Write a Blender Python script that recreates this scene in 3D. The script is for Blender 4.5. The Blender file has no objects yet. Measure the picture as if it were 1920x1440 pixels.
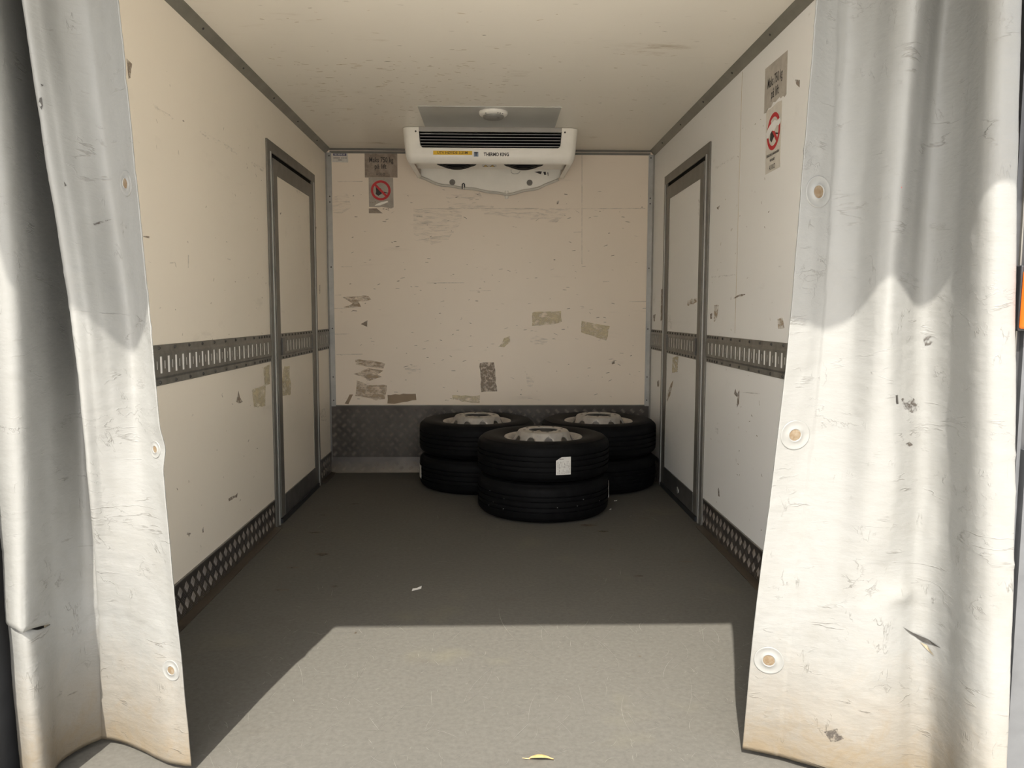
import bpy, bmesh, math, random
import numpy as np
from mathutils import Vector, Matrix, noise

# ------------------------------------------------------------------ camera, sky, sun, exposure
scene = bpy.context.scene
COL = scene.collection
cam_data = bpy.data.cameras.new('camera')
cam_data.sensor_width = 36.0
cam_data.lens = 36.0 * 1452.84 / 1920.0
cam_data.clip_start = 0.05
cam = bpy.data.objects.new('camera', cam_data)
COL.objects.link(cam)
PITCH, YAW, ROLL = 0.091253, 0.024532, 0.002017
fw = Vector((math.sin(YAW)*math.cos(PITCH), math.cos(YAW)*math.cos(PITCH), -math.sin(PITCH)))
rt = fw.cross(Vector((0, 0, 1))).normalized()
up = rt.cross(fw)
r2 = rt*math.cos(ROLL) + up*math.sin(ROLL)
u2 = up*math.cos(ROLL) - rt*math.sin(ROLL)
m3 = Matrix((r2, u2, -fw)).transposed()
cam.matrix_world = Matrix.Translation((0.01615, -5.78298, 1.19605)) @ m3.to_4x4()
scene.camera = cam

SUN_DIR = Vector((0.197, 1.0, -1.18)).normalized()
sun_data = bpy.data.lights.new('sun', 'SUN')
sun_data.energy = 8.2
sun_data.angle = math.radians(0.53)
sun_data.color = (1.0, 0.955, 0.87)
sun = bpy.data.objects.new('sun', sun_data)
sun.rotation_euler = SUN_DIR.to_track_quat('-Z', 'Y').to_euler()
sun.location = (-2, -9, 10)
COL.objects.link(sun)

world = bpy.data.worlds.new('sky_world')
scene.world = world
world.use_nodes = True
wn = world.node_tree
for n in list(wn.nodes): wn.nodes.remove(n)
w_out = wn.nodes.new('ShaderNodeOutputWorld')
w_bg = wn.nodes.new('ShaderNodeBackground')
w_sky = wn.nodes.new('ShaderNodeTexSky')
w_sky.sky_type = 'NISHITA'
w_sky.sun_disc = False
w_sky.sun_elevation = math.radians(49)
w_sky.sun_rotation = math.radians(191)
w_sky.dust_density = 2.5
w_sky.air_density = 1.2
w_hs = wn.nodes.new('ShaderNodeHueSaturation')
w_hs.inputs['Saturation'].default_value = 0.45
w_bg.inputs['Strength'].default_value = 0.33
wn.links.new(w_sky.outputs[0], w_hs.inputs['Color'])
wn.links.new(w_hs.outputs[0], w_bg.inputs['Color'])
wn.links.new(w_bg.outputs[0], w_out.inputs['Surface'])

vs = scene.view_settings
vs.view_transform = 'Standard'
vs.look = 'None'
vs.exposure = 0.24
vs.gamma = 1.0
vs.use_curve_mapping = False

rng = random.Random(7)

# ------------------------------------------------------------------ helpers
class MB:
    def __init__(self):
        self.v = []; self.f = []
    def add(self, vs, fs):
        o = len(self.v)
        self.v += [tuple(p) for p in vs]
        self.f += [tuple(i+o for i in f) for f in fs]
    def box(self, x0, x1, y0, y1, z0, z1):
        if x0 > x1: x0, x1 = x1, x0
        if y0 > y1: y0, y1 = y1, y0
        if z0 > z1: z0, z1 = z1, z0
        self.add([(x0,y0,z0),(x1,y0,z0),(x1,y1,z0),(x0,y1,z0),(x0,y0,z1),(x1,y0,z1),(x1,y1,z1),(x0,y1,z1)],
                 [(0,3,2,1),(4,5,6,7),(0,1,5,4),(1,2,6,5),(2,3,7,6),(3,0,4,7)])
    def prism(self, poly, fn, d0, d1):
        """poly: 2D points, fn(a, b, d) -> 3D; extruded from d0 to d1"""
        n = len(poly)
        vs = [fn(a, b, d0) for a, b in poly] + [fn(a, b, d1) for a, b in poly]
        fs = [tuple(range(n-1, -1, -1)), tuple(range(n, 2*n))]
        fs += [(i, (i+1) % n, n+(i+1) % n, n+i) for i in range(n)]
        self.add(vs, fs)
    def lathe(self, prof, n=48, c=(0,0,0), axis='z', closed=False, a0=0.0, a1=2*math.pi):
        full = abs(a1-a0-2*math.pi) < 1e-6
        m = n if full else n+1
        vs = []
        for k in range(m):
            a = a0 + (a1-a0)*k/n
            for r, z in prof:
                vs.append((c[0]+r*math.cos(a), c[1]+r*math.sin(a), c[2]+z))
        L = len(prof); fs = []
        for k in range(n):
            k2 = (k+1) % m
            for i in range(L if closed else L-1):
                j = (i+1) % L
                fs.append((k*L+i, k2*L+i, k2*L+j, k*L+j))
        self.add(vs, fs)
    def tube(self, pts, r, n=8, caps=True):
        pts = [Vector(p) for p in pts]; vs = []
        for i, p in enumerate(pts):
            t = (pts[min(i+1, len(pts)-1)] - pts[max(i-1, 0)]).normalized()
            a = t.cross(Vector((0, 0, 1)))
            if a.length < 1e-3: a = t.cross(Vector((1, 0, 0)))
            a.normalize(); b = t.cross(a)
            for k in range(n):
                w = 2*math.pi*k/n
                vs.append(tuple(p + (a*math.cos(w) + b*math.sin(w))*r))
        fs = []
        for i in range(len(pts)-1):
            for k in range(n):
                k2 = (k+1) % n
                fs.append((i*n+k, i*n+k2, (i+1)*n+k2, (i+1)*n+k))
        if caps:
            fs.append(tuple(range(n-1, -1, -1))); fs.append(tuple((len(pts)-1)*n+k for k in range(n)))
        self.add(vs, fs)
    def build(self, name, mat, parent=None, smooth=False, bevel=0.0, recalc=True, kind=None, label=None):
        me = bpy.data.meshes.new(name)
        me.from_pydata(self.v, [], self.f)
        me.update()
        if recalc:
            bm = bmesh.new(); bm.from_mesh(me)
            bmesh.ops.recalc_face_normals(bm, faces=bm.faces)
            bm.to_mesh(me); bm.free()
        return link(name, me, mat, parent, smooth, bevel, kind, label)

def link(name, me, mat, parent=None, smooth=False, bevel=0.0, kind=None, label=None):
    if smooth:
        me.polygons.foreach_set('use_smooth', [True]*len(me.polygons))
    o = bpy.data.objects.new(name, me)
    if mat and not me.materials: me.materials.append(mat)
    COL.objects.link(o)
    if parent:
        o.parent = parent
        o.matrix_parent_inverse = Matrix.Translation(-Vector(parent.location)) if parent.type != 'EMPTY' else Matrix.Identity(4)
        if parent.type == 'EMPTY':
            o.matrix_parent_inverse = Matrix.Translation(-Vector(parent.location)) if parent.get('world_parts') else Matrix.Identity(4)
    if bevel:
        b = o.modifiers.new('bevel', 'BEVEL'); b.width = bevel; b.segments = 2; b.limit_method = 'ANGLE'
    if kind: o['kind'] = kind
    if label: o['label'] = label
    return o

def structure(o):
    o['kind'] = 'structure'; return o

def tag(o, label, cat, group=None):
    o['label'] = label; o['category'] = cat
    if group: o['group'] = group
    return o

def thing(name, label, cat, loc=(0,0,0), group=None, world_parts=True):
    """Empty at the thing's base; its parts are given in world coordinates"""
    o = bpy.data.objects.new(name, None)
    o.empty_display_size = 0.05
    COL.objects.link(o); o.location = loc
    if world_parts: o['world_parts'] = 1
    return tag(o, label, cat, group)

def text(name, body, size, mat, parent, M, bold=0.0, xs=1.0, depth=0.0, spacing=1.0, kind=None):
    cu = bpy.data.curves.new(name, 'FONT')
    cu.body = body; cu.size = size; cu.align_x = 'CENTER'; cu.align_y = 'CENTER'
    cu.offset = bold; cu.resolution_u = 3; cu.space_character = spacing
    t = bpy.data.objects.new(name, cu); COL.objects.link(t)
    dg = bpy.context.evaluated_depsgraph_get()
    me = bpy.data.meshes.new_from_object(t.evaluated_get(dg))
    bpy.data.objects.remove(t); bpy.data.curves.remove(cu)
    me.name = name
    me.materials.clear()
    me.transform(M @ Matrix.Diagonal((xs, 1, 1, 1)))
    return link(name, me, mat, parent, kind=kind)

# ------------------------------------------------------------------ materials
def new_mat(name):
    m = bpy.data.materials.new(name); m.use_nodes = True
    nt = m.node_tree
    return m, nt, nt.nodes['Principled BSDF']

def N(nt, t, **kw):
    n = nt.nodes.new(t)
    for k, v in kw.items():
        if k in n.inputs: n.inputs[k].default_value = v
        else: setattr(n, k, v)
    return n

def coords(nt, scale=(1,1,1), src='Object'):
    tc = N(nt, 'ShaderNodeTexCoord'); mp = N(nt, 'ShaderNodeMapping')
    mp.inputs['Scale'].default_value = scale
    nt.links.new(tc.outputs[src], mp.inputs['Vector'])
    return mp.outputs[0]

def noise_tex(nt, vec, scale, detail=4, rough=0.55, dist=0.0):
    n = N(nt, 'ShaderNodeTexNoise')
    n.inputs['Scale'].default_value = scale; n.inputs['Detail'].default_value = detail
    n.inputs['Roughness'].default_value = rough; n.inputs['Distortion'].default_value = dist
    nt.links.new(vec, n.inputs['Vector'])
    return n.outputs['Fac']

def ramp(nt, fac, stops):
    r = N(nt, 'ShaderNodeValToRGB')
    el = r.color_ramp.elements
    while len(el) < len(stops): el.new(0.5)
    for e, (p, c) in zip(el, stops):
        e.position = p; e.color = (*c, 1) if len(c) == 3 else c
    nt.links.new(fac, r.inputs['Fac'])
    return r.outputs['Color']

def g(v): return (v, v, v)

def mixc(nt, fac, a, b, mode='MIX'):
    m = N(nt, 'ShaderNodeMix'); m.data_type = 'RGBA'; m.blend_type = mode
    if isinstance(fac, (int, float)): m.inputs[0].default_value = fac
    else: nt.links.new(fac, m.inputs[0])
    for i, s in ((6, a), (7, b)):
        if isinstance(s, tuple): m.inputs[i].default_value = (*s, 1)
        else: nt.links.new(s, m.inputs[i])
    return m.outputs[2]

def math_n(nt, op, a, b=None, c=None):
    m = N(nt, 'ShaderNodeMath'); m.operation = op
    for i, s in enumerate((a, b, c)):
        if s is None: continue
        if isinstance(s, (int, float)): m.inputs[i].default_value = s
        else: nt.links.new(s, m.inputs[i])
    return m.outputs[0]

def bump(nt, b, height, strength=0.3, dist=0.01):
    n = N(nt, 'ShaderNodeBump'); n.inputs['Strength'].default_value = strength; n.inputs['Distance'].default_value = dist
    nt.links.new(height, n.inputs['Height']); nt.links.new(n.outputs[0], b.inputs['Normal'])

def simple(name, col, rough=0.5, metal=0.0, var=0.08, scale=9.0, bmp=0.0, spec=0.5):
    m, nt, b = new_mat(name)
    v = coords(nt)
    f = noise_tex(nt, v, scale, 5, 0.6)
    lo = tuple(max(0, c*(1-var)) for c in col); hi = tuple(min(1, c*(1+var)) for c in col)
    nt.links.new(ramp(nt, f, [(0.3, lo), (0.7, hi)]), b.inputs['Base Color'])
    b.inputs['Roughness'].default_value = rough; b.inputs['Metallic'].default_value = metal
    b.inputs['Specular IOR Level'].default_value = spec
    if bmp: bump(nt, b, noise_tex(nt, v, scale*6, 3), bmp, 0.004)
    return m

def wall_mat(name, base, dirt, sc=(1,1,1), amt=0.5):
    """off-white laminate with fine speckle and long faint rub marks"""
    m, nt, b = new_mat(name)
    v = coords(nt); vst = coords(nt, sc)
    col = mixc(nt, noise_tex(nt, v, 1.6, 3), base, tuple(c*0.93 for c in base))
    broad = ramp(nt, noise_tex(nt, v, 2.3, 4, 0.6), [(0.48, g(0)), (0.72, g(1))])
    stre = ramp(nt, noise_tex(nt, vst, 7.0, 8, 0.7), [(0.58, g(0)), (0.72, g(1))])
    k = math_n(nt, 'MULTIPLY', stre, broad)
    col = mixc(nt, math_n(nt, 'MULTIPLY', k, amt), col, dirt)
    vst2 = coords(nt, tuple(s*1.7 for s in sc))
    sp = ramp(nt, noise_tex(nt, vst2, 23.0, 3, 0.5), [(0.70, g(0)), (0.76, g(1))])
    col = mixc(nt, math_n(nt, 'MULTIPLY', math_n(nt, 'MULTIPLY', sp, ramp(nt, noise_tex(nt, v, 3.7, 2), [(0.45, g(0)), (0.65, g(1))])), amt), col, tuple(c*0.55 for c in dirt))
    nt.links.new(col, b.inputs['Base Color'])
    b.inputs['Roughness'].default_value = 0.38
    b.inputs['Specular IOR Level'].default_value = 0.4
    bump(nt, b, noise_tex(nt, v, 9.0, 2), 0.08, 0.01)
    return m

WALL = (0.74, 0.70, 0.63)
M_wall_back = wall_mat('back_laminate', (0.89, 0.775, 0.645), (0.45, 0.38, 0.30), (0.25, 1, 2.2), 0.6)  # one laminate
M_wall_l = wall_mat('left_laminate', (0.89, 0.81, 0.685), (0.33, 0.28, 0.22), (1, 0.4, 1.0), 0.35)
M_wall_r = wall_mat('right_laminate', (0.88, 0.87, 0.845), (0.30, 0.27, 0.22), (1, 0.4, 1.0), 0.35)
M_ceil = wall_mat('ceiling_laminate', (0.92, 0.86, 0.75), (0.46, 0.36, 0.22), (0.35, 1.2, 1), 1.0)
M_alu = simple('aluminium_profile', (0.175, 0.165, 0.145), 0.45, 0.4, 0.15, 14)
M_alu_light = simple('light_aluminium', (0.40, 0.395, 0.38), 0.38, 0.5, 0.12, 14)
M_cove = simple('anodised_cove', (0.22, 0.21, 0.175), 0.45, 0.3, 0.15, 8)
M_track = simple('galvanised_track', (0.22, 0.21, 0.19), 0.45, 0.55, 0.25, 18)
M_backing = simple('white_backing', (0.92, 0.90, 0.86), 0.45, 0, 0.03, 6)  # pale strip added behind the rail slots to make them read bright
M_rivet = simple('dark_rivet', (0.06, 0.055, 0.05), 0.5, 0.3, 0.2, 60)
M_seal = simple('black_rubber_seal', (0.018, 0.018, 0.02), 0.6, 0, 0.2, 30)
M_kick = simple('kick_rail_dark', (0.13, 0.125, 0.12), 0.4, 0.5, 0.25, 12)
M_whiteplastic = simple('white_plastic', (0.92, 0.88, 0.80), 0.35, 0, 0.04, 6)
M_greyplastic = simple('grey_plastic', (0.40, 0.375, 0.34), 0.4, 0, 0.06, 6)
M_bolt = simple('dull_bolt', (0.20, 0.185, 0.165), 0.5, 0.2, 0.15, 40)
M_hose = simple('grey_hose', (0.62, 0.585, 0.52), 0.45, 0, 0.08, 20)
M_lens = simple('grey_lens', (0.25, 0.24, 0.22), 0.4, 0, 0.06, 6)
M_plate = simple('grey_ceiling_plate', (0.52, 0.51, 0.47), 0.28, 0.1, 0.06, 3)
M_black = simple('black_void', (0.004, 0.004, 0.0045), 0.7, 0, 0.3, 20, 0, 0.05)  # black for unlit hollows; their shade is put into the colour
M_slat = simple('slat_grey', (0.50, 0.49, 0.48), 0.4, 0.1, 0.1, 20)
M_fan = simple('fan_black', (0.005, 0.005, 0.006), 0.6, 0, 0.3, 40, 0, 0.1)
M_ink = simple('black_ink', (0.035, 0.03, 0.028), 0.6, 0, 0.3, 50)
M_red = simple('sign_red', (0.50, 0.025, 0.03), 0.5, 0, 0.15, 30)
M_yellow = simple('yellow_sticker', (0.82, 0.50, 0.03), 0.5, 0, 0.06, 20)
M_blue = simple('logo_blue_grey', (0.24, 0.29, 0.38), 0.5, 0, 0.15, 40)
M_navy = simple('navy_band', (0.035, 0.03, 0.10), 0.5, 0, 0.2, 40)
M_paperwhite = simple('white_paper', (0.72, 0.70, 0.66), 0.6, 0, 0.06, 40)
M_orange = simple('orange_lens', (0.95, 0.17, 0.02), 0.3, 0, 0.05, 30)
M_leaf = simple('dry_leaf', (0.62, 0.40, 0.16), 0.6, 0, 0.25, 90)
M_post = simple('black_frame_post', (0.05, 0.05, 0.052), 0.45, 0.2, 0.2, 12)
M_steel = simple('grey_frame_steel', (0.10, 0.103, 0.108), 0.45, 0.3, 0.15, 12)
M_bounce = simple('bounce_deck', (0.90, 0.86, 0.78), 0.6, 0, 0.04, 9)  # kept pale so the added platform bounces sunlight into the box
M_body = simple('white_truck_body', (0.78, 0.78, 0.76), 0.4, 0, 0.04, 5)

def diamond_mat(name, base):
    m, nt, b = new_mat(name)
    v = coords(nt)
    d = ramp(nt, noise_tex(nt, v, 5, 5, 0.65), [(0.42, base), (0.7, tuple(c*0.6 for c in base))])
    # brown grime near the floor
    sep = N(nt, 'ShaderNodeSeparateXYZ'); tc = N(nt, 'ShaderNodeTexCoord')
    nt.links.new(tc.outputs['Object'], sep.inputs[0])
    low = ramp(nt, math_n(nt, 'ADD', sep.outputs['Z'], math_n(nt, 'MULTIPLY', noise_tex(nt, v, 7, 4), 0.10)), [(0.05, g(1)), (0.14, g(0))])
    col = mixc(nt, math_n(nt, 'MULTIPLY', low, 0.4), d, (0.20, 0.155, 0.10))
    nt.links.new(col, b.inputs['Base Color'])
    b.inputs['Metallic'].default_value = 0.65
    b.inputs['Roughness'].default_value = 0.42
    return m
M_diamond = diamond_mat('tread_plate', (0.10, 0.088, 0.078))
M_bars_lit = simple('tread_bars_lit', (0.42, 0.37, 0.33), 0.36, 0.6, 0.3, 12)  # paler copy of the side bars; the lit look is in the colour
M_bars = simple('tread_bars', (0.20, 0.18, 0.165), 0.38, 0.6, 0.2, 20)

def sticker_mat(name, base, worn, amt=0.5, sc=10):
    m, nt, b = new_mat(name)
    v = coords(nt)
    f = ramp(nt, noise_tex(nt, v, sc, 8, 0.7, 0.6), [(0.42, g(0)), (0.62, g(1))])
    col = mixc(nt, math_n(nt, 'MULTIPLY', f, amt), base, worn)
    nt.links.new(col, b.inputs['Base Color']); b.inputs['Roughness'].default_value = 0.55
    return m
M_stk_brown = sticker_mat('weathered_sticker', (0.36, 0.29, 0.23), (0.20, 0.155, 0.12), 0.9, 14)
M_stk_grey = sticker_mat('grey_sticker', (0.44, 0.39, 0.33), (0.34, 0.29, 0.24), 0.8, 12)
M_stk_r = sticker_mat('grey_sticker_right', (0.48, 0.44, 0.385), (0.37, 0.335, 0.29), 0.8, 16)
M_stk_r2 = sticker_mat('pale_sticker_right', (0.66, 0.62, 0.55), (0.57, 0.53, 0.47), 0.8, 16)

def residue(name, col, lo, hi, sc=(14, 14, 14), amax=0.9):
    """flat residue whose worn-through spots let the wall show"""
    m, nt, b = new_mat(name)
    out = [n for n in nt.nodes if n.type == 'OUTPUT_MATERIAL'][0]
    v = coords(nt, sc)
    f = ramp(nt, noise_tex(nt, v, 1.0, 7, 0.72, 0.4), [(lo, g(0)), (hi, g(amax))])
    c = ramp(nt, noise_tex(nt, v, 0.6, 4), [(0.3, tuple(x*0.75 for x in col)), (0.7, col)])
    nt.links.new(c, b.inputs['Base Color']); b.inputs['Roughness'].default_value = 0.6
    tr = N(nt, 'ShaderNodeBsdfTransparent'); mx = N(nt, 'ShaderNodeMixShader')
    nt.links.new(f, mx.inputs[0]); nt.links.new(tr.outputs[0], mx.inputs[1]); nt.links.new(b.outputs[0], mx.inputs[2])
    nt.links.new(mx.outputs[0], out.inputs['Surface'])
    return m
M_RES = {'yellow': residue('tape_glue_yellow', (0.74, 0.635, 0.40), 0.30, 0.62, (16, 16, 30), 0.75),
         'brown': residue('tape_glue_brown', (0.50, 0.37, 0.235), 0.36, 0.62, (14, 14, 34), 0.75),
         'dark': residue('dark_mark', (0.30, 0.23, 0.17), 0.30, 0.60, (40, 40, 40), 0.85),
         'solid': residue('old_brown_tape', (0.36, 0.26, 0.165), 0.10, 0.30, (14, 14, 34), 0.95),
         'scuff': residue('grey_scuff', (0.36, 0.32, 0.28), 0.48, 0.80, (9, 20, 60), 0.5),
         'line': residue('thin_scratch_line', (0.36, 0.30, 0.23), 0.35, 0.65, (12, 12, 12), 0.5)}

def curtain_mat():
    m, nt, b = new_mat('pvc_curtain')
    tc = N(nt, 'ShaderNodeTexCoord')
    uv = coords(nt, (1, 1, 1), 'UV')
    sep = N(nt, 'ShaderNodeSeparateXYZ'); nt.links.new(tc.outputs['Object'], sep.inputs[0])
    z = sep.outputs['Z']
    base = mixc(nt, noise_tex(nt, uv, 3.0, 4), (0.216, 0.216, 0.206), (0.188, 0.185, 0.173))
    # grime, denser low down
    grime = ramp(nt, noise_tex(nt, uv, 9.0, 8, 0.7, 0.5), [(0.45, g(0)), (0.75, g(1))])
    lowmid = ramp(nt, z, [(0.0, g(1)), (0.9, g(0.25))])
    col = mixc(nt, math_n(nt, 'MULTIPLY', math_n(nt, 'MULTIPLY', grime, lowmid), 0.45), base, (0.12, 0.108, 0.083))
    zn = math_n(nt, 'ADD', math_n(nt, 'MULTIPLY', z, 1.9), math_n(nt, 'MULTIPLY', math_n(nt, 'SUBTRACT', noise_tex(nt, uv, 9, 8, 0.75, 0.6), 0.42), 0.9))
    hemdirt = ramp(nt, zn, [(0.08, g(1)), (0.34, g(0.42)), (0.75, g(0.0))])
    col = mixc(nt, math_n(nt, 'MULTIPLY', hemdirt, 0.72), col, (0.165, 0.115, 0.055))
    # fine dark creases: two stretched noise ridges, masked in patches
    def crease(scv, sc, seed, w, mask_sc, lo):
        vec = coords(nt, scv, 'UV')
        mp = [n for n in nt.nodes if n.type == 'MAPPING'][-1]; mp.inputs['Location'].default_value = (seed, seed*0.7, 0)
        mp.inputs['Rotation'].default_value = (0, 0, seed*0.37)
        f = noise_tex(nt, vec, sc, 5, 0.55, 0.3)
        d = math_n(nt, 'ABSOLUTE', math_n(nt, 'SUBTRACT', f, 0.5))
        line = ramp(nt, d, [(0.0, g(1)), (w, g(0))])
        mk = ramp(nt, noise_tex(nt, coords(nt, (1, 1, 1), 'UV'), mask_sc, 4), [(lo, g(0)), (lo+0.12, g(1))])
        return math_n(nt, 'MULTIPLY', line, mk)
    c1 = crease((1.3, 6, 1), 2.2, 0.6, 0.012, 8, 0.54)
    c2 = crease((7, 2.2, 1), 2.5, 3.1, 0.010, 11, 0.57)
    c3 = crease((3, 4, 1), 6.0, 7.7, 0.018, 6, 0.58)
    cr = math_n(nt, 'MAXIMUM', math_n(nt, 'MAXIMUM', c1, c2), c3)
    crl = math_n(nt, 'MULTIPLY', cr, ramp(nt, z, [(0.0, g(0.75)), (1.0, g(0.42))]))
    col = mixc(nt, crl, col, (0.07, 0.062, 0.05))
    nt.links.new(col, b.inputs['Base Color'])
    b.inputs['Roughness'].default_value = 0.42
    b.inputs['Specular IOR Level'].default_value = 0.35
    h = math_n(nt, 'ADD', math_n(nt, 'MULTIPLY', cr, 1.0), math_n(nt, 'MULTIPLY', noise_tex(nt, coords(nt, (2.5, 5, 1), 'UV'), 6, 5, 0.6), 1.2))
    bump(nt, b, h, 0.35, 0.006)
    return m
M_curtain = curtain_mat()
M_eyelet = simple('eyelet_patch', (0.198, 0.196, 0.184), 0.4, 0, 0.05, 30)
M_eyerust = sticker_mat('eyelet_rust', (0.125, 0.082, 0.042), (0.185, 0.15, 0.105), 0.9, 60)

def floor_mat():
    m, nt, b = new_mat('resin_floor')
    v = coords(nt)
    col = mixc(nt, noise_tex(nt, v, 1.5, 4), (0.117, 0.110, 0.096), (0.101, 0.095, 0.082))
    fine = ramp(nt, noise_tex(nt, v, 60, 6, 0.7), [(0.3, g(0.84)), (0.7, g(1.12))])
    col = mixc(nt, 1.0, col, fine, 'MULTIPLY')
    blot = ramp(nt, noise_tex(nt, coords(nt, (1.0, 1.6, 1)), 3.2, 6, 0.65), [(0.58, g(0)), (0.75, g(1))])
    col = mixc(nt, math_n(nt, 'MULTIPLY', blot, 0.30), col, (0.078, 0.066, 0.053))
    yel = ramp(nt, noise_tex(nt, v, 2.1, 3), [(0.60, g(0)), (0.72, g(1))])
    col = mixc(nt, math_n(nt, 'MULTIPLY', yel, 0.25), col, (0.172, 0.156, 0.10))
    nt.links.new(col, b.inputs['Base Color'])
    b.inputs['Roughness'].default_value = 0.75
    b.inputs['Specular IOR Level'].default_value = 0.12
    bump(nt, b, noise_tex(nt, v, 90, 4), 0.15, 0.002)
    return m
M_floor = floor_mat()
M_scratch = simple('pale_scratch', (0.165, 0.157, 0.137), 0.5, 0, 0.15, 60)
M_ground = simple('concrete_yard', (0.74, 0.69, 0.61), 0.8, 0, 0.12, 1.2)

def tyre_mat():
    m, nt, b = new_mat('tyre_rubber')
    v = coords(nt)
    nt.links.new(ramp(nt, noise_tex(nt, v, 20, 5), [(0.3, (0.0035, 0.0035, 0.004)), (0.7, (0.007, 0.007, 0.0075))]), b.inputs['Base Color'])
    b.inputs['Roughness'].default_value = 0.6
    b.inputs['Specular IOR Level'].default_value = 0.10
    return m
M_tyre = tyre_mat()
M_rim = simple('silver_rim', (0.44, 0.41, 0.37), 0.45, 0.25, 0.18, 20, 0.1)
# marks measured on the panels
BACK_MARKS=[
  ('yellow', [(0.308, 1.201), (0.522, 1.213), (0.531, 1.13), (0.435, 1.114), (0.308, 1.098)]) ,
  ('yellow', [(0.678, 1.134), (0.886, 1.099), (0.864, 0.991), (0.755, 1.027), (0.675, 1.051)]) ,
  ('yellow', [(0.066, 0.946), (0.094, 1.01), (0.141, 1.022), (0.145, 0.986), (0.102, 0.946)]) ,
  ('brown', [(-1.092, 1.311), (-0.907, 1.32), (-0.884, 1.292), (-0.979, 1.276), (-0.956, 1.237), (-1.085, 1.237), (-1.018, 1.261)]) ,
  ('brown', [(-1.009, 0.85), (-0.914, 0.846), (-0.788, 0.822), (-0.8, 0.783), (-0.915, 0.795), (-1.002, 0.81)]) ,
  ('brown', [(-1.019, 0.739), (-0.915, 0.787), (-0.805, 0.771), (-0.845, 0.735), (-0.813, 0.723), (-0.909, 0.687), (-0.956, 0.715)]) ,
  ('brown', [(-1.0, 0.691), (-0.917, 0.659), (-0.774, 0.659), (-0.792, 0.551), (-0.859, 0.547), (-0.918, 0.563), (-1.013, 0.579)]) ,
  ('solid', [(-0.775, 0.587), (-0.56, 0.595), (-0.557, 0.547), (-0.72, 0.519), (-0.772, 0.519)]) ,
  ('dark', [(-0.085, 0.827), (0.022, 0.831), (0.046, 0.615), (-0.07, 0.607)]) ,
  ('solid', [(-1.057, 0.591), (-1.029, 0.591), (-1.066, 0.515), (-1.094, 0.523)]) ,
  ('yellow', [(-0.289, 0.583), (-0.082, 0.578), (-0.082, 0.522), (-0.218, 0.538), (-0.282, 0.554)]) ,
  ('scuff', [(-0.646, 0.787), (-0.531, 0.811), (-0.519, 0.755), (-0.615, 0.739)]) ,
  ('dark', [(-0.961, 1.115), (-0.914, 1.139), (-0.915, 1.092)]) ,
  ('scuff', [(-0.567, 1.953), (-0.294, 1.966), (-0.205, 1.944), (-0.228, 1.847), (-0.315, 1.731), (-0.433, 1.699), (-0.569, 1.768)]) ,
  ('scuff', [(-0.079, 1.96), (0.658, 1.963), (0.548, 1.92), (0.47, 1.85), (0.313, 1.881), (-0.04, 1.91)]) ,
  ('scuff', [(-0.329, 2.058), (-0.079, 2.071), (-0.06, 2.033), (-0.321, 2.024)]) ,
  ('scuff', [(-0.321, 2.008), (0.018, 1.979), (0.018, 1.956), (-0.306, 1.962)]) ,
  ('scuff', [(-1.148, 2.034), (-1.051, 2.069), (-1.014, 1.966), (-1.093, 1.912), (-1.154, 1.927)]) ,
  ('scuff', [(0.277, 1.002), (0.336, 1.026), (0.428, 0.999), (0.412, 0.967), (0.317, 0.955)]) ,
  ('dark', [(0.902, 0.835), (0.926, 0.843), (0.926, 0.819), (0.906, 0.815)]) ,
  ('dark', [(-0.548, 1.907), (-0.498, 1.904), (-0.502, 1.896), (-0.548, 1.899)]) ,
  ('scuff', [(-0.558, 1.73), (-0.452, 1.742), (-0.46, 1.703), (-0.55, 1.71)]) ,
  ('scuff', [(0.258, 0.747), (0.33, 0.723), (0.31, 0.635), (0.27, 0.651)]) ,
  ('scuff', [(0.278, 0.566), (0.419, 0.542), (0.411, 0.534), (0.279, 0.554)]) ,
  ('dark', [(0.489, 2.013), (0.504, 2.02), (0.497, 1.997), (0.485, 1.99)]) ,
  ('line', [(-0.509, 1.957), (0.352, 1.964), (0.352, 1.96), (-0.509, 1.954)]) ,
  ('line', [(0.666, 1.963), (1.139, 1.968), (1.139, 1.964), (0.666, 1.96)]) ,
  ('line', [(-0.474, 1.419), (-0.199, 1.421), (-0.199, 1.417), (-0.474, 1.415)]) ,
  ('line', [(-0.159, 1.361), (-0.001, 1.363), (-0.001, 1.359), (-0.159, 1.357)]) ,
  ('line', [(-1.167, 1.04), (-1.049, 1.042), (-1.049, 1.038), (-1.167, 1.036)]) ,
  ('line', [(-1.15, 0.89), (-0.953, 0.892), (-0.953, 0.888), (-1.15, 0.886)]) ,
  ('line', [(-1.15, 1.327), (-1.103, 1.329), (-1.103, 1.325), (-1.15, 1.323)]) ,
  ('line', [(-1.175, 1.229), (-1.066, 1.231), (-1.066, 1.227), (-1.175, 1.225)]) ,
  ('line', [(1.031, 1.285), (1.163, 1.287), (1.163, 1.283), (1.031, 1.281)]) ,
  ('line', [(1.132, 1.234), (1.16, 1.236), (1.16, 1.232), (1.132, 1.23)]) ,
  ('line', [(0.83, 1.43), (0.878, 1.432), (0.878, 1.428), (0.83, 1.426)]) ,
  ('line', [(0.608, 1.793), (0.668, 1.795), (0.668, 1.791), (0.609, 1.789)]) ,
  ('line', [(-1.099, 1.534), (-1.021, 1.536), (-1.021, 1.532), (-1.099, 1.53)]) ,
  ('line', [(-1.119, 2.149), (-0.934, 2.152), (-0.934, 2.148), (-1.119, 2.145)]) ,
  ('line', [(0.664, 2.37), (0.668, 2.37), (0.676, 1.559), (0.672, 1.559)]) ,
]
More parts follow.
